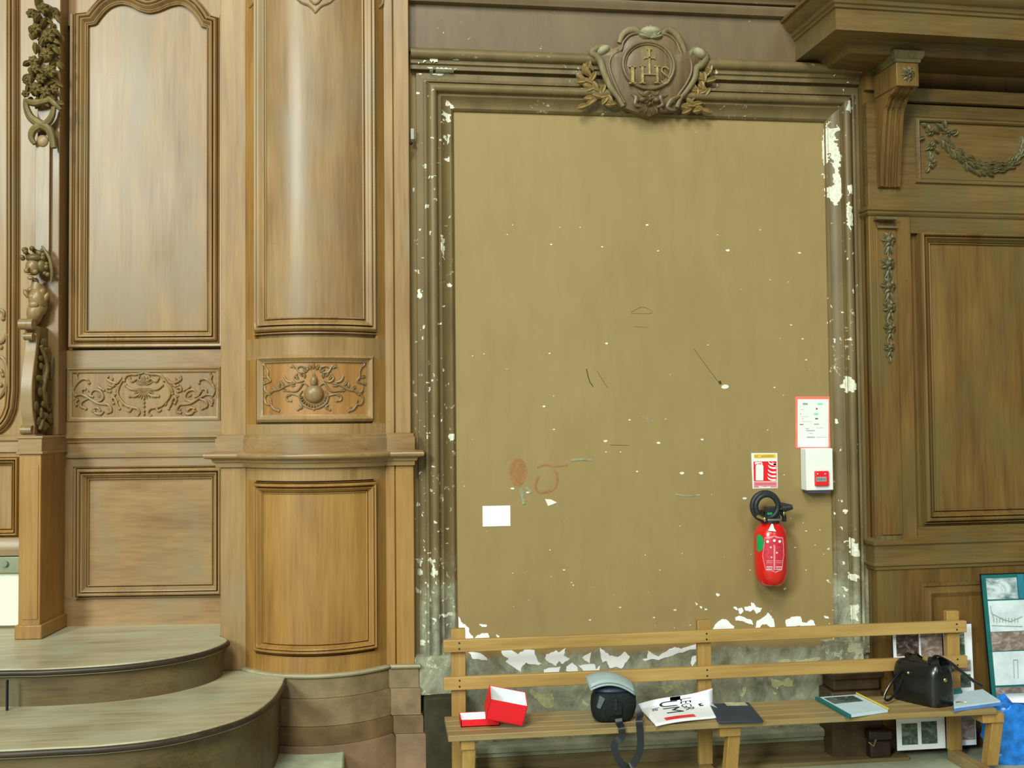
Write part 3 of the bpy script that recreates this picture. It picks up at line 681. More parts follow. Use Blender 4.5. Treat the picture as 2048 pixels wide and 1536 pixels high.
st = [[(1250,180),(1320,300),(1340,400),(1300,480),(1230,550),(1150,575),(1090,590),(1060,640),(1090,680)],
      [(1010,130),(1100,150),(1170,150),(1230,170),(1260,230)], [(1290,190),(1350,260),(1420,250),(1480,210),(1470,180)], [(1300,270),(1360,340),(1370,400)],
      [(1480,540),(1600,520),(1700,460),(1800,410),(1880,420)], [(1600,520),(1480,530),(1430,580),(1430,630),(1470,640)],
      [(1680,470),(1600,500),(1530,450),(1560,370),(1640,350),(1690,400)], [(1740,440),(1800,400),(1800,350),(1760,340)],
      [(1890,420),(1910,350),(1870,270),(1800,210),(1730,220),(1710,260)], [(1720,460),(1800,500),(1810,560),(1750,590)],
      [(1420,420),(1370,470),(1350,530),(1320,590)], [(1060,400),(1120,430),(1190,430)], [(1130,350),(1190,330),(1240,290)], [(1090,200),(1160,240),(1190,200)], [(1880,160),(1860,220),(1890,290)], [(1560,620),(1600,580),(1650,590)], [(1420,330),(1470,320),(1480,360),(1440,370)], [(1360,240),(1400,300),(1440,290)], [(1380,420),(1420,470),(1400,520)], [(1650,440),(1700,420),(1730,370)], [(1840,470),(1880,500),(1870,540)], [(1520,620),(1560,660),(1620,650),(1640,620)], [(1230,600),(1190,620),(1170,590)], [(1060,160),(1080,210),(1050,230)], [(1600,300),(1560,330),(1520,350)]]
LC = lambda x, y: FL.at(x, y, VB)
m = MB(FL); orn(m, LC, 0, (130, 725), 6.4, st, 1005, .0062, VB - .008)
c = LC(130 + 1005 / 6.4, 725 + 335 / 6.4)
for k in range(11): m.leaf(c[0], c[1], PI * (1.05 + .9 * k / 10), .055, .014, .010, VB - .008)
for k in range(7): m.leaf(c[0], c[1] + .02, PI * (.1 + .8 * k / 6), .045, .016, .010, VB - .008)
for y in (460, 510, 560, 620, 660): a = LC(130 + 1005 / 6.4, 725 + y / 6.4); m.ell((a[0], VB - .006, a[1]), .006, .008, .008)
for (x, y, an) in ((1330,480,-.6),(1300,500,-2),(1390,440,.2),(1450,350,1.2),(1360,300,.5),(1480,590,-2.4),(1620,620,0),(1870,180,1.9),(1910,330,1.),(1850,450,-.5),(1560,440,.5),(1430,250,2.)):
    for mm in (1, -1):
        a = LC(130 + (1005 + (x - 1005) * mm) / 6.4, 725 + y / 6.4); m.leaf(a[0], a[1], an if mm > 0 else PI - an, .026, .013, .009, VB - .008)
build(m, 'scroll_ornament', W_L, cp)
# lower panel
pu0, pu1, pz0, pz1 = L(179, 1060)[0], L(424, 1060)[0], zL(1168), zL(958)
build(MB(FL).box(pu0, pu1, VB - .02, VB + .002, pz0, pz1), 'lower_panel', wood('varnished_oak_horizontal_panel', '#7d5c38', '#9a784a', '#ab8a5c', axis=0, coat=.3, tint='#8b785a', seed=17), bay)
build(MB(FL).sweep([(pu0, pz0), (pu1, pz0), (pu1, pz1), (pu0, pz1)], moulding(.062, .04, VB)), 'panel_moulding', W_L, bay)
build(MB(FL).box(pu0 - .09, pu1 + .09, VB - .02, VB - .002, pz0 - .09, pz1 + .09), 'backing', W_L, bay)

# =================================================================== FLAT PILASTERS (plane A) with half-column between
def zA_(y, x=470, v=0): return FL.at(x, y, v)[1]
pa0, pa1, pb0, pb1 = -1.362, -1.244, -.597, -.478
zc_t, zc_b = zA_(872, 640), zA_(930, 640)
zdado = zA_(905, 640)
LEDGE = [(0, zA_(933, 640)), (.018, zA_(932, 640)), (.02, zA_(924, 640)), (.03, zA_(922, 640)), (.034, zA_(916, 640))] + [(.05 + .016 * math.cos(t), zA_(909, 640) + .014 * math.sin(t)) for t in [(-PI / 2 + PI * k / 6) for k in range(7)]] + [(.03, zA_(903, 640) + .004), (.02, zA_(900, 640)), (.02, zA_(876, 640)), (.014, zA_(874, 640)), (.014, zA_(869, 640)), (0, zA_(867, 640))]
def ledge(path, extra=0): return [(o + 0, z) for o, z in LEDGE]
zpb = zA_(1338, 640)       # bottom of woodwork
def pilaster(nm, u0, u1, label, split):
    p = thing(nm, label, 'pilaster', ((u0 + u1) / 2, -.1, zs1 if split is None else 0), 'oak pilasters flanking the half column', frame=FL)
    m = MB(FL); bk = -.062 if split else -.285
    if split:
        m.box(u0, split - .0025, bk, 0, zdado, TOPZ).box(split + .0025, u1, bk, -.004, zdado, TOPZ).box(split - .003, split + .003, bk, -.01, zdado, TOPZ)
    else: m.box(u0, u1, bk, 0, zdado, TOPZ)
    build(m, 'shaft', W_L if not split else W_L, p, bevel=.003)
    m = MB(FL)
    if split: m.box(u0, split - .0025, bk, .004, zpb, zdado).box(split + .0025, u1 + .012, bk, 0, zpb, zdado).box(split - .003, split + .003, bk, -.006, zpb, zdado)
    else: m.box(u0, u1, bk, .004, zpb, zdado)
    build(m, 'pedestal', W_O if split else W_L, p, bevel=.003)
    path = [(u0 - .0, .0), (u1, .0)] if not split else [(u0, 0), (u1, 0), (u1, -.1)]
    path = path if split else [(u0, -.2), (u0, 0), (u1, 0)]
    m = MB(FL).hrun(path, LEDGE); build(m, 'ledge', W_H, p)
    return p
pilA = pilaster('pilaster', pa0, pa1, 'flat oak pilaster rising beside the curved steps', None)
pilB = pilaster('pilaster', pb0, pb1, 'flat oak pilaster with a vertical seam beside the painted wall', pb0 + .045)

# half column
UC = (pa1 + pb0) / 2; HC = (pb0 - pa1) / 2; BUL = .15; RC = (HC * HC + BUL * BUL) / (2 * BUL); VC = BUL - RC; TH = math.asin(HC / RC)
def cyl(s_, v, z): t = s_ / RC; return (UC + (RC + v) * math.sin(t), VC + (RC + v) * math.cos(t), z)
def colat(x, y):
    t = 0
    for _ in range(12):
        u, z = FL.at(x, y, VC + RC * math.cos(t)); t = math.asin(max(-.99, min(.99, (u - UC) / RC)))
    return t * RC, z
def zC(y): return colat(630, y)[1]
col = thing('half_column', 'rounded half column with a carved band between the two flat pilasters', 'column', (UC, 0, 0), frame=FL)
SM = TH * RC
def cslab(s0, s1, z0, z1, v0, v1, mat, nm, par, n=24, hz_=1):
    m = MB(FL, cyl); vs = []; 
    for j in range(2):
        for i in range(n + 1):
            s_ = s0 + (s1 - s0) * i / n
            vs += [(s_, v1, (z0, z1)[j])]
    for j in range(2):
        for i in range(n + 1): vs += [(s0 + (s1 - s0) * i / n, v0, (z0, z1)[j])]
    N = n + 1; fs = []
    for i in range(n):
        fs += [(i, i + 1, N + i + 1, N + i), (i, 2 * N + i, 2 * N + i + 1, i + 1), (N + i, N + i + 1, 3 * N + i + 1, 3 * N + i)]
    fs += [(0, N, 3 * N, 2 * N), (n, 2 * N + n, 3 * N + n, N + n)]
    m.add(vs, fs); return build(m, nm, mat, par, ang=25)
def crect(s0, s1, z0, z1, prof, mat, nm, par, only=None):
    m = MB(FL, cyl).sweep([(s0, z0), (s1, z0), (s1, z1), (s0, z1)], prof, True, .03, only); return build(m, nm, mat, par)
sl, sr = colat(530, 400)[0], colat(727, 400)[0]
zub = zC(633)
cslab(-SM, SM, zC(975), TOPZ, -.05, -.022, W_L, 'shaft', col)
cslab(-SM, SM, zpb, zC(975), -.05, -.022, W_O, 'shaft', col)
cslab(sl, sr, zub, TOPZ, -.02, -.012, W_P, 'upper_panel', col)
crect(sl, sr, zub, TOPZ + .2, moulding(.075, .036, -.018), W_L, 'panel_moulding', col)
# stiles and rails of the shaft
def rail(z0, z1, mat=W_L): cslab(-SM, SM, z0, z1, -.03, 0.0, mat, 'rail', col)
rail(zC(716), zC(674)); rail(zC(962), zC(848), W_L); rail(zpb, zC(1314), W_O)
for a, b, z0, z1, mt in ((-SM, sl - .07, zC(674), TOPZ, W_O), (sr + .07, SM, zC(674), TOPZ, W_O), (-SM, colat(512, 780)[0], zC(848), zC(716), W_O), (colat(746, 780)[0], SM, zC(848), zC(716), W_O), (-SM, colat(512, 1150)[0], zC(1314), zC(962), W_O), (colat(750, 1150)[0], SM, zC(1314), zC(962), W_O)):
    cslab(a, b, z0, z1, -.03, 0.0, mt, 'stile', col, 6)
s0, s1 = colat(524, 780)[0], colat(735, 780)[0]; z0, z1 = zC(829), zC(724)
cc = cslab(s0, s1, z0, z1, -.02, -.014, wood('orange_carved_ground', '#8a5e30', '#a8773e', '#b88a50', coat=.3, seed=41), 'carved_panel', col)
crect(s0, s1, z0, z1, [(0, -.016), (0, -.006), (.006, -.004), (.012, .004), (.02, .012), (.03, .006), (.034, -.002)], W_L, 'panel_moulding', col)
st = [[(1100,560),(1170,520),(1230,600),(1300,650),(1420,640)], [(1300,520),(1440,560),(1560,620),(1660,640),(1740,680),(1790,760),(1760,850),(1690,850),(1700,790)], [(1240,720),(1370,690),(1440,730),(1430,790),(1370,800)],
      [(1380,270),(1300,250),(1240,340),(1150,350),(1100,300)], [(1160,480),(1260,500),(1320,440),(1280,380)], [(1480,400),(1440,480),(1360,510)], [(1790,250),(1740,330),(1740,420),(1700,490),(1800,530)],
      [(1790,560),(1780,640),(1720,680)], [(1700,850),(1640,930),(1570,960)], [(1240,860),(1190,900),(1260,940)], [(1180,640),(1230,720),(1200,830),(1100,900),(1000,930)], [(1100,280),(1180,250),(1260,270)]]
m = MB(FL, cyl); orn(m, colat, 0, (500, 700), 7.877, st, 1000, .005, -.013)
a = colat(500 + 1000 / 7.877, 700 + 490 / 7.877); m.ell((a[0], -.012, a[1]), .018, .024, .028)
a = colat(500 + 1000 / 7.877, 700 + 690 / 7.877); m.ell((a[0], -.012, a[1]), .047, .03, .042, nu=20)
for k in range(13):
    an = PI * (1.08 + .84 * k / 12); m.leaf(a[0] + .05 * math.cos(an), a[1] + .046 * math.sin(an), an, .026, .014, .012, -.013)
for (x, y, an) in ((990,300,1.57),(960,310,2.1),(1030,310,1.0),(900,340,2.6),(1090,340,.5),(1000,360,-1.57)):
    b = colat(500 + x / 7.877, 700 + y / 7.877); m.leaf(b[0], b[1], an, .03, .018, .013, -.013)
for (x, y, an) in ((1420,640,.2),(1480,560,.9),(1600,620,.6),(1650,640,-.5),(1750,430,.3),(1780,260,1.),(1360,700,-.2),(1240,460,.8),(1300,560,.1),(1700,700,.3),(1290,290,.7),(1180,420,.9),(1150,450,1.6),(1790,480,-1.),(1620,900,-2.6),(1550,600,1.5)):
    for mm in (1, -1):
        b = colat(500 + (1000 + (x - 1000) * mm) / 7.877, 700 + y / 7.877); m.leaf(b[0], b[1], an if mm > 0 else PI - an, .03, .015, .011, -.013)
build(m, 'scroll_ornament', W_C, cc)
m = MB(FL, cyl)
for pts in ([(580,-16),(600,2),(618,10),(630,24)], [(680,-16),(660,2),(642,10),(630,24)], [(612,-12),(630,6),(648,-12)]): m.curl([colat(*q) for q in pts], .006, .004, -.012)
for x in (502, 760):
    m.curl([colat(x - 4, -14), colat(x + 5, -4), colat(x + 4, 8), colat(x - 3, 16)], .006, .003, 0)
build(m, 'pendant_ornament', W_C, col)
s0, s1 = colat(526, 1150)[0], colat(734, 1150)[0]; z0, z1 = zC(1288), zC(988)
cslab(s0, s1, z0, z1, -.02, -.006, W_O, 'lower_panel', col)
crect(s0, s1, z0, z1, moulding(.052, .034, -.012), W_O, 'panel_moulding', col)
arc = [(UC + RC * math.sin(-TH + 2 * TH * i / 28), VC + RC * math.cos(-TH + 2 * TH * i / 28)) for i in range(29)]
build(MB(FL).hrun(arc, LEDGE), 'ledge', W_H, col)
# stone plinth, stepping out, shared by the half column and the right pilaster
pl = thing('column_plinth', 'low brown stepped stone plinth below the rounded column and seamed pilaster', 'plinth', (UC, 0, 0), frame=FL)
def base_path(off): return [(UC + (RC + off) * math.sin(-TH + 2 * TH * i / 28), VC + (RC + off) * math.cos(-TH + 2 * TH * i / 28)) for i in range(29)] + [(pb0, off), (pb1 + .018 + off, off), (pb1 + .018 + off, -.1)]
zz = [zpb + .002, zA_(1374, 780), zA_(1427, 780), zA_(1462, 780), 0]
offs = [.012, .022, .034, .046]
for k in range(4):
    o_ = offs[k]; z1_, z0_ = zz[k], zz[k + 1]
    prof = [(-.3 if False else -.03, z0_), (o_ + .003, z0_), (o_, z0_ + .006), (o_, z1_ - .012), (o_ - .004, z1_ - .002), (-.03, z1_)]
    m = MB(FL).hrun(base_path(0), prof)
    build(m, 'stone_course', [STONE_P, plain('plinth_stone_b', '#80694a', .6, .3, var=.25, sc=7, bump=.3), plain('plinth_stone_c', '#6e5638', .6, .3, var=.3, sc=7, bump=.3), plain('plinth_stone_d', '#84694f', .6, .3, var=.2, sc=7, bump=.3)][k], pl)
build(MB(FL).hrun(base_path(0), [(-.03, zpb), (.02, zpb), (.024, zpb + .008), (.018, zpb + .016), (-.03, zpb + .017)]), 'base_bead', wood('dusty_bead', '#7d7152', '#9a9070', '#aca585', axis=0, coat=.1), pl)

# =================================================================== PIER, CARVED POST and LEFTMOST BAY
zpt = FL.at(60, 905)[1]
qa, qb = FL.at(37, 1080)[0], FL.at(81, 1080)[0]
pier = thing('wooden_pier', 'square oak pier standing on the upper step under the carved bracket', 'pier', ((qa + qb) / 2, -.1, zs2), frame=FL)
m = MB(FL).box(qa, qb, VB, 0, zs2 + .06, zpt - .004); build(m, 'shaft', W_O, pier, bevel=.004)
m = MB(FL).box(qa + .018, qb - .01, -.01, .004, zs2 + .09, zpt - .06); build(m, 'face_panel', W_O, pier, bevel=.002)
m = MB(FL).box(qa - .012, qb + .012, VB, .012, zs2, zs2 + .066); build(m, 'foot_block', W_O, pier, bevel=.006)
zt1 = FL.at(60, 872)[1]
m = MB(FL).box(qa - .004, qb + .006, VB, .006, zpt - .004, zt1 - .01).box(qa - .01, qb + .012, VB, .012, zt1 - .012, zt1).box(qa - .01, qb + .012, VB, .012, zpt - .008, zpt + .004)
build(m, 'cap_block', W_H, pier, bevel=.003)

VP = -.16
post = thing('carved_post', 'carved upright post with cherub, garland and scroll bracket above the oak pier', 'carving', (FL.at(80, 870, VP)[0], VP, zt1), frame=FL)
w0, w1 = FL.at(70, 400, VP)[0], FL.at(103, 400, VP)[0]
build(MB(FL).box(w0, w1 + .03, VB + .006, VP - .02, zt1, TOPZ), 'upright', wood('post_wood', '#6d4f2c', '#876840', '#9a7c52', coat=.2, seed=51), post, bevel=.004)
za_, zb_ = FL.at(88, 282, VP)[1], FL.at(88, 520, VP)[1]
build(MB(FL).box(w0 + .0, w1 - .01, VP - .03, VP, zb_, za_).ell(((w0 + w1) / 2 - .005, VP, za_), .03, .012, .03), 'strap_panel', W_C, post, bevel=.004)
# garland cluster
m = MB(FL)
for k in range(95):
    x = random.uniform(60, 118); y = random.uniform(-15, 205); 
    if y > 120 and x < 60: x += 8
    u, z = FL.at(x, y, VP); a = random.uniform(-2.6, -.5) if random.random() < .7 else random.uniform(0, 6.28)
    m.leaf(u, z, a, random.uniform(.035, .06), random.uniform(.02, .035), random.uniform(.015, .03), VP - random.uniform(-.02, .03))
for (x, y, r) in ((75,60,.022),(100,75,.026),(70,125,.022),(98,110,.024),(104,145,.026),(74,140,.02),(75,180,.026),(60,165,.02),(95,185,.022),(55,190,.016),(90,20,.024),(66,30,.02),(112,180,.018),(85,160,.02)):
    u, z = FL.at(x, y, VP); m.flower(u, z, r * 1.3, r * .8, VP + .02, 6, random.random()); m.ell((u, VP + .02, z), r * .7, r * .6, r * .7)
build(m, 'flower_garland', W_G, post)
m = MB(FL)
def pst(pts, r, vv=VP + .02, mb=m):
    q = [FL.at(x, y, vv) for x, y in pts]; mb.tube([(a, vv, b) for a, b in catmull(q, 5)], r, 8)
pst([(52,198),(53,215),(62,235),(80,248),(97,258),(104,275),(108,296)], [.012, .018, .022, .02, .014])
pst([(96,196),(110,208),(122,220)], [.012, .014, .008]); pst([(108,214),(104,232),(94,246),(78,252),(66,262),(63,276),(70,288)], [.012, .018, .02, .018, .01])
pst([(50,202),(70,206),(100,200)], [.014, .018, .012])
build(m, 'ribbon_loop', W_G, post)
# cherub: head, hair, torso ending in a scroll
m = MB(FL)
def hed(x, y, dv, a, b, c_, mb=None, rot=0): u, z = FL.at(x, y, VP); (mb or m).ell((u, VP + dv, z), a, b, c_, rot, 16, 12)
hed(76, 537, .05, .034, .036, .042); hed(68, 546, .078, .014, .012, .013); hed(84, 548, .076, .013, .011, .012); hed(73, 543, .09, .006, .01, .008); hed(73, 553, .08, .009, .007, .005); hed(74, 560, .07, .015, .012, .01)
hed(77, 566, .035, .016, .018, .02); hed(62, 590, .05, .012, .014, .024, None, .5); hed(98, 598, .035, .013, .016, .03, None, -.4)
q = [(79, 572), (80, 582), (82, 600), (80, 618), (74, 635), (66, 650), (62, 668)]
pp = [FL.at(x, y, VP) for x, y in q]
m.tube([(a, VP + .03 + .01 * math.sin(i), b) for i, (a, b) in enumerate(catmull(pp, 4))], [.018, .038, .04, .042, .034, .026, .016], 12)
hed(70, 582, .045, .016, .018, .014); hed(92, 586, .04, .016, .018, .02); hed(76, 596, .062, .018, .012, .014); hed(86, 600, .06, .016, .012, .014); hed(79, 612, .064, .024, .014, .018)
build(m, 'cherub_figure', W_C, post)
m = MB(FL)
hed(78, 520, .045, .040, .042, .022, m); hed(90, 534, .032, .026, .036, .036, m)
for k in range(26):
    x = random.uniform(54, 98); y = random.uniform(500, 522) if k < 14 else random.uniform(510, 552); 
    if k >= 14: x = random.uniform(90, 104)
    hed(x, y, random.uniform(.03, .06), .012, .012, .012, m)
pst([(84,492),(92,505),(100,520),(104,545),(102,565)], [.005, .009, .009, .006], VP + .04, m)
build(m, 'hair', W_G, post)
# scroll bracket, S-shaped in side view
m = MB(FL); c0, c1 = FL.at(40, 780, 0)[0], FL.at(62, 780, 0)[0]
def zP(y): return FL.at(55, y, 0)[1]
fr_ = catmull([(-.05, zP(650)), (-.045, zP(690)), (-.02, zP(730)), (.0, zP(780)), (-.01, zP(825)), (-.03, zP(850)), (-.02, zP(870))], 5)
bk = [(p[0] - .035, p[1]) for p in reversed(fr_)]
m.uprism(fr_ + bk, c0, c1 + .004); build(m, 'scroll_bracket', W_L, post, bevel=.004)
m = MB(FL); u, z = FL.at(54, 860, 0); m.tube([(c0, -.02, z), (c1, -.02, z)], .022, 14); build(m, 'volute', W_C, post); m = MB(FL); u, z = FL.at(57, 648, 0); m.tube([(c0 - .006, -.01, z), (c1 + .006, -.01, z)], .026, 14); build(m, 'volute', W_C, post); m = MB(FL)
u, z = FL.at(57, 672, 0); m.tube([(c0 + .01, -.02, z), (c1, -.02, z)], .018, 12); build(m, 'volute', W_C, post)
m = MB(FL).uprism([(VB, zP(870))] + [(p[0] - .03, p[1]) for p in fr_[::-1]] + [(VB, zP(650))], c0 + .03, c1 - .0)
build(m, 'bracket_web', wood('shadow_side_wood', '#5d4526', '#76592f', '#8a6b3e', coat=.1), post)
m = MB(FL); uS = c1 + .012
for k in range(34):
    t = random.random(); z = zP(680 + 185 * t); v = random.uniform(VB + .03, -.06 + .04 * math.sin(t * PI)); m.ell((uS + random.uniform(-.004, .012), v, z), .009, random.uniform(.012, .03), random.uniform(.012, .03), 0, 8, 6)
for st_ in ([(-.06, 690), (-.12, 730), (-.08, 780), (-.14, 820), (-.2, 800)], [(-.05, 860), (-.1, 830), (-.17, 845), (-.22, 820)], [(-.22, 700), (-.17, 720), (-.2, 760), (-.24, 740)]):
    m.tube(catmull([(uS + .008, v, zP(y)) for v, y in st_], 5), [.008, .014, .01, .005], 7)
build(m, 'acanthus_side', W_G, post)

# leftmost bay
lb0, lb1 = -3.2, w0 + .02
lbay = thing('panelled_bay', 'partly seen oak bay at the left edge beyond the carved post', 'panelling', (-2.6, VB, zs2), 'recessed oak bays', frame=FL)
zq = zL(1110, 20)
build(MB(FL).box(lb0, lb1, VB - .01, VB, zq, TOPZ), 'board', W_L, lbay)
e = [L(14, -40), L(14, 500), L(13, 780), L(10, 812), L(2, 832), L(-12, 845), L(-40, 852)]
m = MB(FL).sweep([e[0], e[1], e[2]] + catmull(e[3:], 4), moulding(.06, .036, VB), False, 0, None, -1)
build(m, 'panel_moulding', W_L, lbay)
m = MB(FL); orn(m, LC, 0, (0, 560), 4.52, [[(-60,280),(0,270),(40,300),(30,350)], [(-40,560),(20,560),(60,500)], [(-60,700),(20,700),(60,780),(60,960),(0,1060),(-60,1080)], [(-30,800),(10,820),(30,860)], [(-30,930),(10,950)], [(-60,620),(10,610)]], 0, .009, VB, False)
build(m, 'scroll_ornament', W_C, lbay)
m = MB(FL).hrun([(lb0, VB), (lb1, VB)], [(0, zL(905, 20)), (.012, zL(904, 20)), (.012, zL(884, 20)), (.024, zL(880, 20)), (.026, zL(874, 20)), (.012, zL(870, 20)), (0, zL(868, 20))])
m.hrun([(lb0, VB), (lb1, VB)], [(0, zL(1112, 20)), (.03, zL(1110, 20)), (.034, zL(1098, 20)), (.022, zL(1092, 20)), (.02, zL(1075, 20)), (0, zL(1072, 20))]); build(m, 'ledge', W_H, lbay)
m = MB(FL).rect(-3.0, L(24, 1000)[0] - .0, zL(1056, 20), zL(930, 20), moulding(.04, .03, VB)); build(m, 'lower_panel_moulding', W_O, lbay)
m = MB(FL).box(lb0, lb1 + .06, VB - .01, VB + .03, zL(1145, 20), zL(1112, 20)); build(m, 'metal_rail', plain('grey_metal_rail', '#8e9478', .5, .5, .3), lbay, bevel=.004)
u, z = L(17, 1125); m = MB(FL).tube([(u, VB + .02, z), (u, VB + .045, z)], .014, 16); build(m, 'bolt', STEEL, lbay)
m = MB(FL).box(lb0, lb1 + .06, VB - .01, VB + .01, zL(1250, 20), zL(1145, 20)); build(m, 'white_infill', plain('pale_infill', '#e9ead8', .7, .3, var=.08, sc=5), lbay)
m = MB(FL).box(lb0, lb1 + .06, VB - .01, VB + .02, zs2, zL(1250, 20)); build(m, 'skirting', W_SR, lbay)

# =================================================================== STEPS
def offc(P, d):
    out = []
    for i, p in enumerate(P):
        a = P[max(i - 1, 0)]; b = P[min(i + 1, len(P) - 1)]; du, dv = b[0] - a[0], b[1] - a[1]; l = math.hypot(du, dv) or 1
        out.append((p[0] + dv / l * d, p[1] - du / l * d))
    return out
def step(label, zt_, zbot, pxs, back, th=.034):
    cur = catmull([FL.fl(x, y, zt_) for x, y in pxs], 6)
    s = thing('wooden_step', label, 'step', (cur[len(cur) // 2][0], cur[len(cur) // 2][1] - .2, zbot), 'curved wooden steps at the left', frame=FL)
    inner = offc(cur, .022)
    m = MB(FL).hprism(cur + back, zt_ - th, zt_); build(m, 'tread', W_S, s, bevel=.004, seg=2)
    build(MB(FL).tube([(p[0], p[1] - .003, zt_ - .018) for p in cur], .0125, 10), 'nosing', W_N, s)
    m = MB(FL).hprism(inner + [(b[0], b[1]) for b in back], zbot, zt_ - th + .002); build(m, 'riser', W_SR, s)
    return s, cur
s2, c2 = step('upper curved wooden step under the square pier', zs2, zs1, [(-420,1345),(-150,1343),(0,1338),(100,1336),(230,1328),(330,1316),(400,1302),(438,1290),(454,1281),(452,1277)], [(pa0 - .001, .006), (pa0 - .001, VB), (-3.3, VB)])
s1_, c1_ = step('lower curved wooden step, widest, at the lower left corner', zs1, 0, [(-420,1512),(-200,1508),(0,1500),(120,1494),(210,1489),(330,1475),(430,1452),(500,1428),(543,1398),(562,1372),(568,1358)], [(UC - .12, .07), (UC - .3, .01), (-3.3, 0.0)])
u, v = FL.fl(9, 1345, zs2)
build(MB(FL).box(u - .003, u + .003, v - .03, v - .0185, zs1 + .002, zs2 - .036), 'seam', INK, s2)
# pale stone slab beside the lower step
zsl = .185
P = [FL.fl(540, 1480, zsl), FL.fl(690, 1487, zsl), FL.fl(682, 1600, zsl), FL.fl(520, 1640, zsl)]
o = build(MB(FL).hprism(P, 0, zsl), 'stone_slab', STONE_W, bevel=.008); tag(o, 'pale stone slab between the lower wooden step and the column plinth', 'slab')

# =================================================================== RIGHT CABINET FRONT
VR = .13
def R(x, y, v=VR): return FR.at(x, y, v)
r0 = .955; r1 = 3.4
def zR(y, x=1900, v=VR): return FR.at(x, y, v)[1]
cab = thing('confessional_front', 'dark oak cabinet front with heavy cornice right of the painted wall', 'cabinet', (1.6, 0, 0), frame=FR)
zcav = zR(186)
build(MB(FR).box(r0, r1, -.12, VR - .03, 0, zcav), 'carcass', W_R, cab)
build(MB(FR).box(r0 + .1, r1, -.14, -.11, zcav - .01, TOPZ), 'recess_back', W_R, cab)
build(MB(FR).box(r0, FR.at(1838, 150, VR)[0] - .02, -.12, VR - .002, zcav - .002, TOPZ), 'corner_post', W_R, cab)
zk = zR(428); zbs = zR(1128); 
m = MB(FR).box(r0, R(1838, 700)[0] - .03, VR - .05, VR, zbs, zk); build(m, 'corner_stile', W_R, cab, bevel=.004)
m = MB(FR).box(r0, r1, VR - .05, VR + .004, zk + .008, zR(372)); build(m, 'middle_rail', W_RH, cab, bevel=.003)
m = MB(FR).hrun([(r0 - .0, -.0), (r0, VR), (r1, VR)], [(0, zR(436)), (.008, zR(434)), (.012, zR(430)), (.006, zR(427)), (.014, zR(424)), (.014, zR(419)), (0, zR(416))]); build(m, 'string_moulding', W_RH, cab)
for a, b in ((zR(468), zk), (zbs, zR(1052))): build(MB(FR).box(R(1838, 700)[0] - .03, r1, VR - .05, VR, a, b), 'rail', W_RH, cab)
q0, q1 = R(1868, 750)[0], 2.6; z0, z1 = zR(1018, 1950), zR(489, 1950)
build(MB(FR).box(q0, q1, VR - .05, VR - .015, z0, z1), 'door_panel', W_R, cab)
build(MB(FR).box(q0 - .07, q1 + .07, VR - .05, VR - .022, z0 - .08, z1 + .07), 'backing', W_R, cab)
build(MB(FR).rect(q0, q1, z0, z1, moulding(.068, .034, VR - .018)), 'panel_moulding', W_R, cab)
# base
m = MB(FR).hrun([(r0, 0), (r0, VR), (r1, VR)], [(0, zR(1135)), (.012, zR(1134)), (.014, zR(1128)), (.022, zR(1126)), (.022, zR(1122)), (.016, zR(1120)), (.016, zR(1088)), (.024, zR(1084)), (.024, zR(1078)), (.01, zR(1074)), (0, zR(1072))])
build(m, 'base_ledge', W_RH, cab)
m = MB(FR).box(r0, r1, VR - .05, VR + .004, 0, zR(1134)); build(m, 'plinth', W_R, cab)
q0_, z1_ = R(1868, 1300)[0], zR(1192, 1900)
build(MB(FR).rect(q0_, 2.4, .1, z1_, [(0, VR + .002), (0, VR + .006), (.02, VR + .016), (.03, VR + .012), (.05, VR + .006), (.055, VR + .014), (.07, VR + .014), (.075, VR)]), 'lower_panel_moulding', W_R, cab)
# upper frieze board with sunk panel
ff0, ff1 = R(1838, 300)[0], 2.35; fz0, fz1 = zR(358, 1900), zR(247, 1900)
build(MB(FR).box(r0, r1, VR - .05, VR, zR(374), zR(212, 1900)), 'frieze_board', W_RH, cab)
fp = build(MB(FR).box(ff0, ff1, VR - .01, VR + .002, fz0, fz1), 'garland_panel', W_RH, cab)
build(MB(FR).rect(ff0, ff1, fz0, fz1, [(0, VR), (0, VR + .012), (.006, VR + .018), (.012, VR + .012), (.02, VR + .008), (.024, VR + .012), (.03, VR)]), 'panel_moulding', W_RH, cab)
build(MB(FR).box(R(1808, 200)[0], r1, VR - .05, VR + .022, zR(208, 1900), zR(182, 1900)), 'upper_board', W_RH, cab, bevel=.003)
# garland
m = MB(FR); G = lambda x, y: FR.at(1820 + x / 8.98, 230 + y / 8.98, VR)
sw = catmull([(560,400),(640,520),(760,640),(880,720),(1020,850),(1200,930),(1380,960),(1560,950),(1740,920),(1860,850),(1940,720),(1990,560)], 4)
for i, (x, y) in enumerate(sw):
    t = i / len(sw); wv = 40 + 75 * math.sin(PI * min(1, t * 1.05)) ; 
    for k in range(3):
        u, z = G(x + random.uniform(-25, 25), y + random.uniform(-wv, wv) * .8)
        j = min(i + 1, len(sw) - 1); dx, dy = sw[j][0] - sw[max(j - 1, 0)][0], sw[j][1] - sw[max(j - 1, 0)][1]
        m.leaf(u, z, math.atan2(-dy, dx) + random.uniform(-.5, .5), .05, .022, .016, VR + .006)
u, z = G(330, 330)
for (x, y, a, l) in ((300,230,2.6,.04),(330,330,1.9,.05),(250,400,3.5,.05),(520,330,2.8,.05),(620,250,1.9,.05),(600,300,2.4,.06),(560,420,-.6,.06),(560,480,-.8,.05),(700,330,.3,.045),(760,380,.9,.04)):
    u, z = G(x, y); m.leaf(u, z, a, l, .028, .02, VR + .006)
for k in range(12):
    u, z = G(370 + random.uniform(-60, 60), 420 + k * 46); m.leaf(u, z, -PI / 2 + random.uniform(-.9, .9), .036, .022, .016, VR + .006)
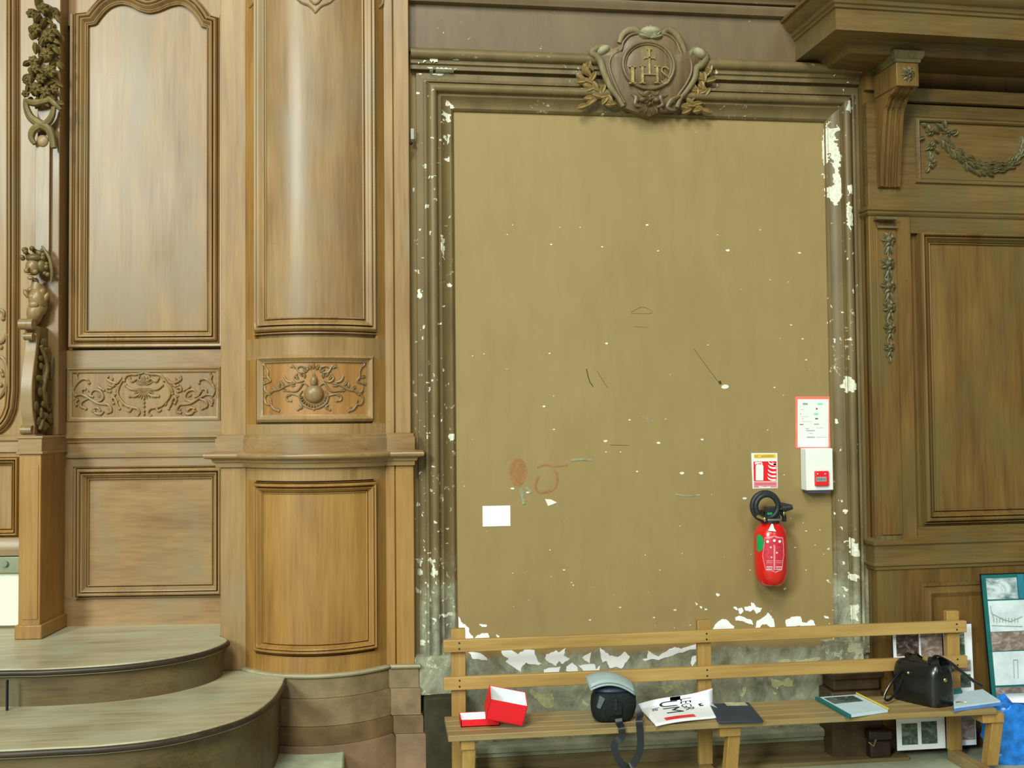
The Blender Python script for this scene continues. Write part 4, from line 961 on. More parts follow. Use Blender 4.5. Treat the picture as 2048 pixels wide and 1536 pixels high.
for (x, y) in ((340,300),(640,330),(370,560),(380,860)): u, z = G(x, y); m.flower(u, z, .026, .02, VR + .004)
build(m, 'garland', W_RC, fp)
# cornice: wraps from the side to the front
def corn(path, prof, nm, mat): return build(MB(FR).hrun(path, prof), nm, mat, cab)
cpz = lambda y, v: FR.at(1757, y, v)[1]
VCn = .46
front = [(r0 - .0, 0.0), (r0, VR), (r1, VR)]
zt_ = cpz(62, VCn)
d = VCn - VR
prof = [(0, zt_ - .28), (.02, zt_ - .28), (.03, zt_ - .262), (.05, zt_ - .25), (.06, zt_ - .225), (.085, zt_ - .2), (.11, zt_ - .19), (.115, zt_ - .17), (.13, zt_ - .165), (.13, zt_ - .03), (.15, zt_ - .02)]
cu = FR.at(1757, 62, VCn)[0]; du = r0 - cu
# bed moulding below the soffit
vb1 = VR + .2
bedz = FR.at(1793, 103, .34)[1]
m = MB(FR).hrun([(r0, 0), (r0, VR), (r1, VR)], [(0, bedz - .02), (.19, bedz - .01), (.2, bedz), (.205, bedz + .012), (.215, bedz + .018), (.22, bedz + .03), (.24, bedz + .05), (.25, bedz + .07), (.262, bedz + .085), (.262, zt_ + .01), (0, zt_ + .01)])
build(m, 'bed_moulding', W_RH, cab)
m = MB(FR).hrun([(r0, 0), (r0, VR), (r1, VR)], [(0, zt_ - .004), (d, zt_ - .004), (d, zt_ + .095), (d + .008, zt_ + .1), (d + .01, zt_ + .112), (d + .018, zt_ + .118), (d + .022, zt_ + .135), (d + .045, zt_ + .15), (d + .055, zt_ + .17), (d + .06, zt_ + .185), (d + .075, zt_ + .19), (d + .075, zt_ + .205), (0, zt_ + .215)])
build(m, 'cornice', W_RH, cab)
# console bracket
k0, k1 = FR.at(1793, 148, .34)[0], FR.at(1838, 148, .34)[0]; kz0, kz1 = FR.at(1815, 172, .34)[1], FR.at(1815, 124, .34)[1]
br = build(MB(FR).box(k0, k1, VR, .34, kz0, kz1), 'console_block', W_R, cab, bevel=.004)
m = MB(FR).hrun([(k0, VR), (k0, .34), (k1, .34), (k1, VR)], [(-.01, kz1 - .004), (.006, kz1 - .002), (.008, kz1 + .012), (.014, kz1 + .016), (.02, kz1 + .03), (.022, kz1 + .05), (-.01, kz1 + .052)]); build(m, 'cap', W_RC, br)
m = MB(FR); u = (k0 + k1) / 2; z = (kz0 + kz1) / 2; m.flower(u, z, .042, .02, .335, 8); m.flower(u, z, .026, .02, .345, 6, .3); build(m, 'rosette', W_RC, br)
s0_, s1_u = FR.at(1755, 300, .16)[0], FR.at(1800, 300, .16)[0]
fz = lambda y: FR.at(1780, y, .17)[1]
side = [(VR, fz(125)), (.33, kz0 + .0), (.3, kz0 - .02), (.26, kz0 - .03), (.235, kz0 - .06), (.215, fz(230)), (.19, fz(290)), (.165, fz(372)), (VR, fz(374))]
m = MB(FR)
n = 14
pr_ = catmull(side[1:-1], 4)
for (a, b, dv) in [(0, .16, .008), (.16, .3, -.006), (.3, .42, .002), (.42, .58, -.006), (.58, .7, .002), (.7, .84, -.006), (.84, 1, .008)]:
    kw = k1 - k0 - .01
    m.uprism([(VR, fz(374))] + [(max(VR, p[0] + dv - .012), p[1]) for p in reversed(pr_)] + [(VR, kz0)], k0 + .006 + kw * a, k0 + .006 + kw * b)
build(m, 'fluted_stem', W_R, cab, bevel=.001)
# lower pilaster with flower drop
t0, t1 = R(1748, 600)[0], R(1800, 600)[0]
pp_ = build(MB(FR).box(R(1756, 700)[0], R(1797, 700)[0], VR - .01, VR + .006, zR(1066), zR(455, 1775)), 'drop_panel', W_R, cab, bevel=.003)
build(MB(FR).box(R(1746, 440)[0], R(1786, 440)[0], VR, VR + .04, zR(442, 1765), zR(436, 1765)), 'small_shelf', W_RC, cab, bevel=.002)
build(MB(FR).box(R(1752, 455)[0], R(1792, 455)[0], VR, VR + .02, zR(458, 1775), zR(453, 1775)), 'small_shelf', W_RC, cab, bevel=.002)
m = MB(FR)
for i, (x, y, r) in enumerate(((1774,480,.036),(1773,528,.036),(1774,572,.038),(1776,614,.034),(1777,656,.03),(1776,694,.026))):
    u, z = R(x, y); r *= 1.15; m.flower(u, z, r, .022, VR + .008, 6, i * .5); m.leaf(u, z - r * .4, -1.9, r * 1.5, r * .7, .014, VR + .008); m.leaf(u, z - r * .4, -1.2, r * 1.5, r * .7, .014, VR + .008); m.ell((u, VR + .016, z), r * .45, .016, r * .45)
u, z = R(1777, 712); m.leaf(u, z, -1.57, .04, .02, .012, VR + .008)
q = [R(1774, y) for y in range(468, 720, 12)]; m.tube([(a, VR + .008, b) for a, b in q], .006, 6)
build(m, 'flower_drop', W_RC, pp_)
build(MB(FR).box(R(1750, 1000)[0], R(1800, 1000)[0], VR, VR + .012, zR(1090), zR(1068)), 'pilaster_foot', W_RC, cab, bevel=.003)

# =================================================================== BENCH
ZS = .327; vr, vf = .24, .52
U0, U1 = .262, 2.755
bench = thing('bench', 'low pine bench with a two-rail back along the painted wall', 'bench', (1.5, .38, 0))
zt0 = FM.at(1400, 1262, .26)[1]
def gz(y, x, v): return FM.at(x, y, v)[1]
m = MB(FM)
for a, b in ((vr, .31), (.313, .385), (.388, .45), (.453, vf)): m.box(U0, U1, a, b, ZS - .026, ZS)
build(m, 'seat', W_BS, bench, bevel=.003)
zz1, zz0 = gz(1281, 887, .27), gz(1306, 887, .27); yy1, yy0 = gz(1356, 887, .27), gz(1382, 887, .27)
ra, rb = FM.at(887, 1300, .27)[0], FM.at(1934, 1260, .27)[0]
build(MB(FM).box(ra, rb, .245, .27, zz0, zz1), 'back_rail', W_B, bench, bevel=.003)
build(MB(FM).box(ra, rb, .245, .27, yy0, yy1), 'back_rail', W_B, bench, bevel=.003)
pc = [FM.at(x, y, .24)[0] for x, y in ((917, 1340), (1409, 1320), (1907, 1310))]
hzs = [gz(1258, 917, .24), gz(1243, 1408, .24), gz(1219, 1906, .24)]
hz_ = sum(hzs) / 3
for i, u in enumerate(pc):
    build(MB(FM).box(u - .032, u + .032, .212, .245, .05, hz_), 'back_post', W_BV, bench, bevel=.003)
    uf = u + (.02 if i == 0 else .045 if i == 1 else .055)
    build(MB(FM).box(uf - .03 if i == 0 else u - .02, uf + .03, .245, .5, ZS - .07, ZS - .027), 'bearer', W_BV, bench, bevel=.002)
    m = MB(FM).add([(uf - .028, .40, .045), (uf + .028, .40, .045), (uf + .028, .45, .045), (uf - .028, .45, .045), (uf - .022, .44, ZS - .068), (uf + .034, .44, ZS - .068), (uf + .034, .49, ZS - .068), (uf - .022, .49, ZS - .068)], [(0, 1, 2, 3), (4, 7, 6, 5), (0, 4, 5, 1), (1, 5, 6, 2), (2, 6, 7, 3), (3, 7, 4, 0)])
    build(m, 'front_leg', W_BV, bench, bevel=.003)
    build(MB(FM).box(u - .03, u + .025, .215, .56, .0, .05), 'skid', W_BS, bench, bevel=.004)
    for (a, b) in ((zz0, zz1), (yy0, yy1)):
        m = MB(FM)
        for t in (.28, .75): z = a + (b - a) * t; m.tube([(u + .002, .268, z), (u + .002, .2725, z)], .004, 8)
        build(m, 'screw', DARKW, bench)
def seatp(x, y, z=ZS): return FM.fl(x, y, z)

# ---- red box standing tilted on its lid
rb0 = seatp(1030, 1450)
def hexa(name, mat, pts8, parent=None, frame=FM, bevel=.001):
    return build(MB(frame).add(pts8, [(0, 3, 2, 1), (4, 5, 6, 7), (0, 1, 5, 4), (1, 2, 6, 5), (2, 3, 7, 6), (3, 0, 4, 7)]), name, mat, parent, bevel)
def open_box(name, label, cat, O, A, B, Cc, th, red, white, group=None):
    """O = corner, A,B = edges of the base, Cc = depth vector up to the open mouth"""
    O, A, B, Cc = [Vector(q) for q in (O, A, B, Cc)]
    t = thing(name, label, cat, tuple(O), group)
    a, b, c = A.normalized(), B.normalized(), Cc.normalized(); LA, LB, LC_ = A.length, B.length, Cc.length
    def slab(m, p, x, y, z): P = [p, p + x, p + x + y, p + y]; P += [q + z for q in P]; m.add([tuple(q) for q in P], [(0, 3, 2, 1), (4, 5, 6, 7), (0, 1, 5, 4), (1, 2, 6, 5), (2, 3, 7, 6), (3, 0, 4, 7)])
    m = MB(FM); slab(m, O, A, B, c * th); slab(m, O, A, b * th, Cc); slab(m, O + B - b * th, A, b * th, Cc); slab(m, O, a * th, B, Cc); slab(m, O + A - a * th, a * th, B, Cc)
    build(m, 'shell', red, t, flat=True)
    e = th * .4; m = MB(FM); i = O + a * th + b * th + c * th; AA = a * (LA - 2 * th); BB = b * (LB - 2 * th); CC = c * (LC_ - th - .001)
    slab(m, i, AA, BB, c * e); slab(m, i, AA, b * e, CC); slab(m, i + BB - b * e, AA, b * e, CC); slab(m, i, a * e, BB, CC); slab(m, i + AA - a * e, a * e, BB, CC)
    build(m, 'lining', white, t, flat=True); return t
p0 = seatp(922, 1455); p1 = seatp(1000, 1452)
lu0, lv = p0
open_box('box_lid', 'shallow open red box lid with white inside, flat on the bench', 'lid', (lu0, lv, ZS + .001), (p1[0] - lu0, 0, 0), (0, -.115, 0), (0, 0, .03), .003, RED, WHITE)
# tilted box: front face px (973,1398)-(1056,1416)-(1045,1452)-(975,1436); opening on top
vbx = .47
fa = FM.at(971, 1438, vbx); fb = FM.at(1045, 1452, vbx); fc = FM.at(980, 1398, vbx + .02); fd = FM.at(1055, 1416, vbx + .02)
Av = Vector((fb[0] - fa[0], 0, fb[1] - fa[1])); up_ = Vector((fc[0] - fa[0], .024, fc[1] - fa[1])); up_ = (up_ - Av.normalized() * up_.dot(Av.normalized()))
bk_ = Av.cross(up_).normalized()
if bk_.y > 0: bk_ = -bk_
dz = ZS + .002 - min(fa[1], fb[1])
Oq = Vector((fa[0], vbx, fa[1] + max(0, dz)))
lowb = min(Oq.z, Oq.z + Av.z) + bk_.z * .12
if lowb < ZS + .002: Oq.z += ZS + .002 - lowb
open_box('gift_box', 'open red square box with white lining, tilted against its lid', 'box', Oq, Av, bk_ * .12, up_ * 1.0, .003, RED, WHITE)

# ---- camera bag
bu, bv = seatp(1232, 1448)
bw = .098; bz = ZS + .002
bag = thing('camera_bag', 'black camera bag with grey domed lid and strap hanging over the bench edge', 'bag', (bu, bv - .06, bz))
m = MB(FM); vs = []; rings = []
hgt = FM.at(1232, 1388, bv - .0)[1] - bz
nseg = 28
def sq(t, a, b, p=3.2): c, s = math.cos(t), math.sin(t); return (a * math.copysign(abs(c) ** (2 / p), c), b * math.copysign(abs(s) ** (2 / p), s))
lev = [(0, .70), (.02, .80), (.1, .9), (.3, .98), (.55, 1.02), (.8, 1.0), (.95, .92), (1, .8)]
for (h, k) in lev:
    for i in range(nseg):
        x, y = sq(2 * PI * i / nseg, bw * k, .062 * k); vs.append((bu + x + .006 * h, bv - .065 + y, bz + h * hgt))
fs = [(j * nseg + i, j * nseg + (i + 1) % nseg, (j + 1) * nseg + (i + 1) % nseg, (j + 1) * nseg + i) for j in range(len(lev) - 1) for i in range(nseg)]
fs += [tuple(reversed(range(nseg))), tuple(range((len(lev) - 1) * nseg, len(lev) * nseg))]
m.add(vs, fs); build(m, 'body', BLACK, bag)
m = MB(FM); m.prism([(bu - .03, bz + .03), (bu + .03, bz + .03), (bu + .034, bz + hgt * .7), (bu - .034, bz + hgt * .7)], bv - .02, bv + .002); build(m, 'front_pocket', BLACK, bag, bevel=.008, seg=3)
m = MB(FM); m.box(bu - .006, bu + .006, bv - .004, bv + .006, bz + hgt * .45, bz + hgt * .85); build(m, 'buckle', BLACKP, bag, bevel=.002)
m = MB(FM); vs = []; nu, nv = 16, 8        # domed lid, tilted open
for i in range(nu + 1):
    for j in range(nv + 1):
        a = -1 + 2 * i / nu; b = -1 + 2 * j / nv
        x = a * .106; hh = .036 * (1 - a * a * .9) + .012 * (1 - b * b); zz_ = bz + hgt + .020 + hh - a * .014 - .014 * max(0, b) ** 2 + .010
        vs.append((bu - .012 + x * (1 - .06 * b * b), bv - .062 + b * .066, zz_))
fs = [(i * (nv + 1) + j, (i + 1) * (nv + 1) + j, (i + 1) * (nv + 1) + j + 1, i * (nv + 1) + j + 1) for i in range(nu) for j in range(nv)]
m.add(vs, fs); k = len(m.V); m.add([(v[0], v[1], v[2] - .012) for v in vs], fs)
lid = build(m, 'lid', GREYL, bag); sm = lid.modifiers.new('s', 'SOLIDIFY'); sm.thickness = .006
m = MB(FM); m.ell((bu, bv - .062, bz + hgt + .008), .094, .058, .022); build(m, 'lid_lining', NAVY, bag)
m = MB(FM); m.ell((bu - .092, bv - .002, bz + hgt + .03), .006, .004, .006); build(m, 'rivet', STEEL, bag)
m = MB(FM); m.prism([(bu - .083, bz + hgt * .55), (bu - .068, bz + hgt * .5), (bu - .045, bz + hgt * .85), (bu - .068, bz + hgt * .95)], bv - .03, bv - .0); build(m, 'side_patch', DGREY, bag, bevel=.003)
def ribbon(m, pts, w, th=.0025, wd=(1, 0, 0)):
    P = [Vector(p) for p in catmull(pts, 6)]; vs = []; W_ = Vector(wd)
    for i, p in enumerate(P):
        T = (P[min(i + 1, len(P) - 1)] - P[max(i - 1, 0)]).normalized(); N = T.cross(W_)
        if N.length < 1e-4: N = Vector((0, 1, 0))
        N.normalize(); Wn = N.cross(T).normalized() * w / 2; n2 = N * th / 2
        vs += [p + Wn + n2, p - Wn + n2, p - Wn - n2, p + Wn - n2]
    n = len(P); fs = [(i * 4 + k, i * 4 + (k + 1) % 4, (i + 1) * 4 + (k + 1) % 4, (i + 1) * 4 + k) for i in range(n - 1) for k in range(4)] + [(3, 2, 1, 0), (n * 4 - 4, n * 4 - 3, n * 4 - 2, n * 4 - 1)]
    return m.add([tuple(v) for v in vs], fs)
m = MB(FM); vF = vf + .012
def sp(x, y, v=None): v = vF if v is None else v; u, z = FM.at(x, y, v); return (u, v, z)
ribbon(m, [(bu + .012, bv - .002, bz + .02), (bu + .012, min(bv + .012, vf), ZS + .006), sp(1243, 1455), sp(1244, 1468), sp(1242, 1476), sp(1230, 1486), sp(1230, 1500), sp(1238, 1520), sp(1250, 1533), sp(1264, 1530), sp(1276, 1512), sp(1281, 1490), sp(1280, 1460), sp(1278, 1440, vF), (FM.fl(1272, 1425, ZS + .02)[0], vf - .06, ZS + .03), (bu + .084, bv - .06, bz + hgt * .7)], .03, .003, (.96, .1, .25))
build(m, 'strap', BLACKP, bag)

# ---- newspaper (slightly curled)
nz = ZS + .004
c = [seatp(x, y, nz) for x, y in ((1273, 1412), (1312, 1453), (1452, 1434), (1400, 1388))]
npap = thing('newspaper', 'white folded newspaper with black letters and red bars on the bench', 'newspaper', (c[0][0], c[0][1], ZS))
# corners: c0 back-left, c1 front-left, c2 front-right, c3 back-right (raised and curled)
def bil(s_, t, h=0):
    a = [c[0][k] * (1 - s_) + c[3][k] * s_ for k in (0, 1)]; b = [c[1][k] * (1 - s_) + c[2][k] * s_ for k in (0, 1)]
    u = a[0] * (1 - t) + b[0] * t; v = a[1] * (1 - t) + b[1] * t
    z = nz + .006 + .012 * max(0, s_ - .5) * (1 - t) + .005 * math.sin(s_ * 6) * (1 - t * .6) + .004 * t * math.sin(s_ * PI) + h
    if v < .276: z += (.276 - v) * .35; v = .276
    return (u, v, z)
# keep the sheet's back edge on the seat
m = MB(FM); n = 14; vs = [bil(i / n, j / n) for i in range(n + 1) for j in range(n + 1)]
fs = [(i * (n + 1) + j, (i + 1) * (n + 1) + j, (i + 1) * (n + 1) + j + 1, i * (n + 1) + j + 1) for i in range(n) for j in range(n)]
m.add(vs, fs); pg = build(m, 'page', WHITE, npap); x = pg.modifiers.new('s', 'SOLIDIFY'); x.thickness = .006; x.offset = -1
def on_page(vs2, mat, nm, h=.0012):
    m = MB(FM); vs, fs = vs2; m.add([bil(a, b, h) for a, b in vs], fs); build(m, nm, mat, npap, flat=True)
def gridpoly(s0, s1, t0, t1, k=5): return [(s0 + (s1 - s0) * i / k, t0 + (t1 - t0) * j / k) for i in range(k + 1) for j in range(k + 1)], [(i * (k + 1) + j, (i + 1) * (k + 1) + j, (i + 1) * (k + 1) + j + 1, i * (k + 1) + j + 1) for i in range(k) for j in range(k)]
on_page(gridpoly(.42, .56, 0.01, .16), RED, 'red_bar'); on_page(gridpoly(.17, .60, .80, .91), RED, 'red_bar')
def ptext(txt, size, s0, t0):
    vs, fs = text_geo(txt, size); return [(s0 + y, t0 + x) for x, y, _ in vs], fs
on_page(ptext('LEGR', .21, .56, .12), INK, 'headline'); on_page(ptext('UM', .36, .27, .14), INK, 'headline'); on_page(ptext('le', .17, .12, .34), INK, 'headline')
on_page(gridpoly(.80, .86, .42, .52, 2), INK, 'small_mark')

# ---- navy folder
c_ = [seatp(x, y, ZS + .01) for x, y in ((1418, 1408), (1437, 1444), (1527, 1441), (1497, 1405))]
o = thing('folder', 'dark navy folder with a white label strip beside the newspaper', 'folder', (c_[1][0], c_[1][1], ZS))
build(MB(FM).hprism(c_, ZS + .001, ZS + .011), 'cover', NAVY, o, bevel=.002)
lb = [seatp(x, y, ZS + .012) for x, y in ((1448, 1404.5), (1454, 1411), (1496, 1410.5), (1489, 1404.5))]
build(MB(FM).hprism(lb, ZS + .0105, ZS + .0122), 'label_strip', CREAM, o)

# ---- booklet with teal spine
h = ZS + .014; c_ = [seatp(x, y, h) for x, y in ((1633, 1394), (1697, 1430), (1776, 1419), (1713, 1388))]
o = thing('ring_booklet', 'white booklet with teal spine and dark picture strip on the bench', 'booklet', (c_[1][0], c_[1][1], ZS))
build(MB(FM).hprism(c_, ZS + .001, h - .001), 'pages', PAPERB, o, bevel=.001)
def lerp2(a, b, t): return (a[0] + (b[0] - a[0]) * t, a[1] + (b[1] - a[1]) * t)
def sub4(C, s0, s1, t0, t1):
    f = lambda s_, t: lerp2(lerp2(C[0], C[3], s_), lerp2(C[1], C[2], s_), t); return [f(s0, t0), f(s0, t1), f(s1, t1), f(s1, t0)]
build(MB(FM).hprism(sub4(c_, -.03, .06, -.01, 1.01), ZS + .001, h + .001), 'spine', TEAL, o, bevel=.001)
build(MB(FM).hprism(sub4(c_, .12, .85, .08, .42), h - .001, h + .0006), 'picture', PH4, o)
q = sub4(c_, .97, 1, 0, 1); build(MB(FM).tube([(q[3][0], q[3][1], h + .004), (q[2][0], q[2][1], h + .004)], .004, 10), 'ring_binding', YEL, o)

# ---- handbag
hb = FM.fl(1872, 1418, ZS + .001); he = FM.fl(1912, 1408, ZS + .001)
hbag = thing('handbag', 'black leather handbag with gold clasp standing on the right end of the bench', 'handbag', (hb[0], hb[1] - .1, ZS))
A = Vector((hb[0], hb[1] - .004, 0)); W2 = Vector((.125, -.035, 0)); D2 = Vector((-.10, -.21, 0))
D2 = Vector((-.115, -.19, 0))
hh_ = FM.at(1880, 1318, hb[1] - .1)[1] - ZS
vs = []; nn = 10; cols = []
for j, (h, sw_, sd_) in enumerate(((0, 1, 1), (.06, 1.04, 1.03), (.3, 1.03, 1.03), (.6, 1.0, 1.02), (.8, .94, 1.0), (.93, .8, .96), (1, .6, .9))):
    cen = A + W2 * .5 + D2 * .5
    for i in range(24):
        x, y = sq(2 * PI * i / 24, .5 * sw_, .5 * sd_, 5); p = cen + W2 * x + D2 * y; vs.append((p.x, p.y, ZS + .002 + h * hh_ * .92))
fs = [(j * 24 + i, j * 24 + (i + 1) % 24, (j + 1) * 24 + (i + 1) % 24, (j + 1) * 24 + i) for j in range(6) for i in range(24)] + [tuple(reversed(range(24))), tuple(range(144, 168))]
build(MB(FM).add(vs, fs), 'body', LEATH, hbag, bevel=0)
cen = A + W2 * .5 + D2 * .5
m = MB(FM)
p = A + W2 * .5 + D2 * .03; m.ell((p.x, p.y + .008, ZS + hh_ * .62), .010, .006, .010); build(m, 'clasp', METAL, hbag); m = MB(FM); p2 = A + W2 * -.02 + D2 * .55; m.ell((p2.x - .004, p2.y, ZS + hh_ * .7), .008, .006, .008); build(m, 'clasp', METAL, hbag)
m = MB(FM); p = A + W2 * .48 + D2 * .1
ribbon(m, [(p.x - .03, p.y + .012, ZS + hh_ * .78), (p.x - .02, p.y - .02, ZS + hh_ * .98), (p.x + .0, p.y - .05, ZS + hh_ * 1.04), (p.x + .03, p.y - .03, ZS + hh_ * .96), (p.x + .045, p.y + .005, ZS + hh_ * .74)], .05, .004, tuple(D2.normalized()))
ribbon(m, [(p.x - .045, p.y + .0, ZS + hh_ * .78), (p.x - .07, p.y - .13, ZS + hh_ * .99), (p.x - .05, p.y - .15, ZS + hh_ * 1.03), (p.x - .02, p.y - .14, ZS + hh_ * .9)], .05, .004, tuple(D2.normalized()))
build(m, 'flap', LEATH, hbag)
m = MB(FM); s_ = lambda x, y, v: (FM.at(x, y, v)[0], v, FM.at(x, y, v)[1])
m.tube(catmull([s_(1820, 1338, .33), s_(1803, 1345, .35), s_(1784, 1365, .37), s_(1770, 1390, .385), s_(1772, 1400, .39), s_(1782, 1397, .38), s_(1796, 1378, .36), s_(1808, 1352, .34)], 6), .0065, 8, .5)
m.tube(catmull([s_(1880, 1315, .38), s_(1900, 1325, .36), s_(1925, 1345, .33), s_(1950, 1364, .30), s_(1964, 1372, .29)], 6), .008, 8, .5)
m.tube(catmull([s_(1858, 1330, .42), s_(1870, 1313, .40), s_(1890, 1320, .39), s_(1904, 1345, .40)], 6), .007, 8, .6)
build(m, 'strap', LEATH, hbag)

# ---- papers at the right end
h = ZS + .02; c_ = [seatp(x, y, h) for x, y in ((1905, 1386), (1908, 1415), (2003, 1402), (1966, 1378))]
o = thing('paper_stack', 'pale blue papers with a folded sheet on the right end of the bench', 'papers', (c_[1][0], c_[1][1], ZS))
build(MB(FM).hprism(c_, ZS + .001, ZS + .012), 'lower_sheets', plain('blue_sheets', '#5c8fd0', .5, .4), o)
build(MB(FM).hprism(sub4(c_, 0, .99, .0, .97), ZS + .012, h), 'top_sheet', PAPERB, o, bevel=.001)
build(MB(FM).hprism(sub4(c_, -.1, .3, -.15, .12), h, h + .012), 'teal_booklet', TEAL, o, bevel=.002)
g0 = seatp(1912, 1405, h + .003); build(MB(FM).tube([(g0[0], g0[1], h + .004), (g0[0] + .02, g0[1] - .004, h + .004), (g0[0] + .045, g0[1] + .008, h + .004)], .0025, 6), 'spectacles', METAL, o)

# =================================================================== DISPLAY BOARDS
def board(name, label, cu_, cz_, W, Hh, v_bot, v_top, tilt, mats, frame=FM, back=INK, fmat=WHITE, photos=()):
    """leaning board; cu_ = left u, cz_ = bottom z; photos in board-relative (s0,s1,t0,t1,mat,name)"""
    t = thing(name, label, 'board', (cu_ + W / 2, v_bot, cz_), 'photo boards leaning at the right' if name == 'photo_board' else None, frame=frame)
    def P(s_, q, d_=0):
        return (cu_ + s_ * W + tilt * (1 - q), v_bot + (v_top - v_bot) * q + d_, cz_ + q * Hh)
    def slab(s0, s1, q0, q1, d0, d1):
        p = [P(s0, q0, d0), P(s1, q0, d0), P(s1, q1, d0), P(s0, q1, d0), P(s0, q0, d1), P(s1, q0, d1), P(s1, q1, d1), P(s0, q1, d1)]
        return MB(frame).add(p, [(0, 3, 2, 1), (4, 5, 6, 7), (0, 1, 5, 4), (1, 2, 6, 5), (2, 3, 7, 6), (3, 0, 4, 7)])
    build(slab(0, 1, 0, 1, -.012, 0), 'backing', back, t); build(slab(.0, .985, .006, .995, 0, .003), 'sheet', fmat, t)
    for (s0, s1, t0, t1, mt, nm) in photos:
        b_ = build(slab(s0, s1, t0, t1, .003, .0045), nm, mt, t)
    return t
# board A and B behind the bench's right end
vA = .20
a0 = FM.at(1792, 1400, vA)[0]; a1 = FM.at(1890, 1400, vA)[0]; za0 = FM.at(1840, 1500, vA)[1]; za1 = FM.at(1840, 1262, vA)[1]
za0 = max(za0, .02)
H_ = za1 - za0; ty = lambda y: (FM.at(1840, y, vA)[1] - za0) / H_
board('photo_board', 'white board with photos leaning behind the handbag, two dark pictures at its foot', a0, za0, a1 - a0, H_, vA, vA - .02, 0, None, back=INK, photos=[
    (.06, .52, ty(1312), ty(1268), PH1, 'photo'), (.56, 1.0, ty(1330), ty(1266), PH3, 'photo'), (.06, .3, ty(1400), ty(1350), PH3, 'photo'), (.35, .95, ty(1400), ty(1338), PH3, 'photo'), (.1, .42, ty(1488), ty(1446), PH4, 'photo'), (.5, .82, ty(1488), ty(1444), PH4, 'photo'), (.0, 1, ty(1436), ty(1420), GREYT, 'caption_strip')])
vB_ = .172
b0_ = FM.at(1893, 1400, vB_)[0]; b1_ = FM.at(1951, 1400, vB_)[0]; zb0 = max(.02, FM.at(1920, 1492, vB_)[1]); zb1 = FM.at(1920, 1249, vB_)[1]
ty = lambda y: (FM.at(1920, y, vB_)[1] - zb0) / (zb1 - zb0)
board('photo_board', 'narrow white-edged photo board behind the last back post of the bench', b0_, zb0, b1_ - b0_, zb1 - zb0, vB_, vB_ - .02, 0, None, back=plain('purple_edge', '#3d3478', .5), photos=[
    (.2, .72, ty(1318), ty(1262), PH5, 'photo'), (.1, .9, ty(1344), ty(1322), PH3, 'photo'), (.1, .88, ty(1376), ty(1350), PH4, 'photo'), (.35, .95, ty(1480), ty(1430), PH3, 'photo')])
# teal tall board at the right edge
vT = .13
t0_ = FM.at(1964, 1148, vT)[0]; tz1 = FM.at(2000, 1148, vT)[1]; tz0 = .02
ty = lambda y: (FM.at(2010, y, vT)[1] - tz0) / (tz1 - tz0)
board('display_board', 'tall teal exhibition board with building photographs at the right edge', t0_, tz0, .62, tz1 - tz0, vT + .03, vT - .01, .035, None, back=INK, fmat=TEAL, photos=[
    (.035, .30, ty(1198), ty(1156), PH2, 'photo'), (.31, .36, ty(1198), ty(1150), TEALB, 'blue_strip'), (.37, .98, ty(1198), ty(1150), PH1, 'photo'), (.035, .98, ty(1262), ty(1201), plain('pale_drawing', '#dde9ee', .5), 'drawing'), (.035, .98, ty(1300), ty(1263), PH3, 'photo'), (.035, .98, ty(1368), ty(1302), plain('pale_plan', '#dfe9ec', .5), 'drawing'), (.035, .98, ty(1430), ty(1372), PH3, 'photo')])
dbo = bpy.data.objects[[o.name for o in bpy.data.objects if o.name.startswith('display_board')][0]]
vs_ = lambda z: vT + .03 - .04 * (z - tz0) / (tz1 - tz0) + .006
m = MB(FM)
for pts in ([(1985,1212),(1986,1228),(2010,1240),(2024,1244),(2048,1234)], [(1987,1252),(2048,1254)], [(1986,1222),(1990,1236)], [(2028,1320),(2028,1356)], [(2036,1320),(2036,1356)], [(2028,1320),(2036,1320)]):
    m.tube([(a, vs_(b), b) for a, b in [FM.at(x, y, vT + .02) for x, y in pts]], .0022, 5)
for k in range(9): x = 1990 + k * 6; a = FM.at(x, 1238, vT + .02); w_ = vs_(a[1]); m.box(a[0], a[0] + .004, w_ - .001, w_ + .001, a[1] - .02, a[1] + .002)
build(m, 'line_drawing', GREYT, dbo)
# ---- blue bag
g0 = FM.fl(1983, 1500, 0); m = MB(FM); vs = []; nr, nsg = 30, 90
gu, gv = g0[0] + .26, .345
gh = FM.at(2000, 1408, .30)[1]
gu = FM.at(1983, 1460, .30)[0] + .235
for j in range(nr + 1):
    h = j / nr
    for i in range(nsg):
        x, y = sq(2 * PI * i / nsg, .235 * (1 - .04 * h + .03 * math.sin(h * 4)), .085, 3.5)
        d = mnoise.noise(Vector((x * 14, y * 14, h * 7))) * .014 + mnoise.noise(Vector((x * 30, y * 30, h * 20 + 5))) * (.006 + .022 * max(0, .45 - h))
        k = 1 + d / .2; vs.append((gu + x * k, gv - .09 + y * k, .002 + h * gh * .98 + (.014 * math.sin(i * .5) if j == nr else 0)))
fs = [(j * nsg + i, j * nsg + (i + 1) % nsg, (j + 1) * nsg + (i + 1) % nsg, (j + 1) * nsg + i) for j in range(nr) for i in range(nsg)] + [tuple(reversed(range(nsg)))]
cen_i = len(vs); vs.append((gu, gv - .09, gh * .9)); fs += [(nr * nsg + i, nr * nsg + (i + 1) % nsg, cen_i) for i in range(nsg)]
m.add(vs, fs)
bb = thing('plastic_bag', 'bright blue crumpled plastic bag on the floor at the right edge', 'bag', (gu, gv - .09, 0))
build(m, 'sack', BLUEB, bb, ang=70)
m = MB(FM); a = FM.at(2025, 1412, .31); m.add([(a[0], .31, gh + .006), (a[0] + .2, .33, gh + .0), (a[0] + .2, .22, gh + .02), (a[0] + .02, .22, gh + .02)], [(0, 1, 2, 3)])
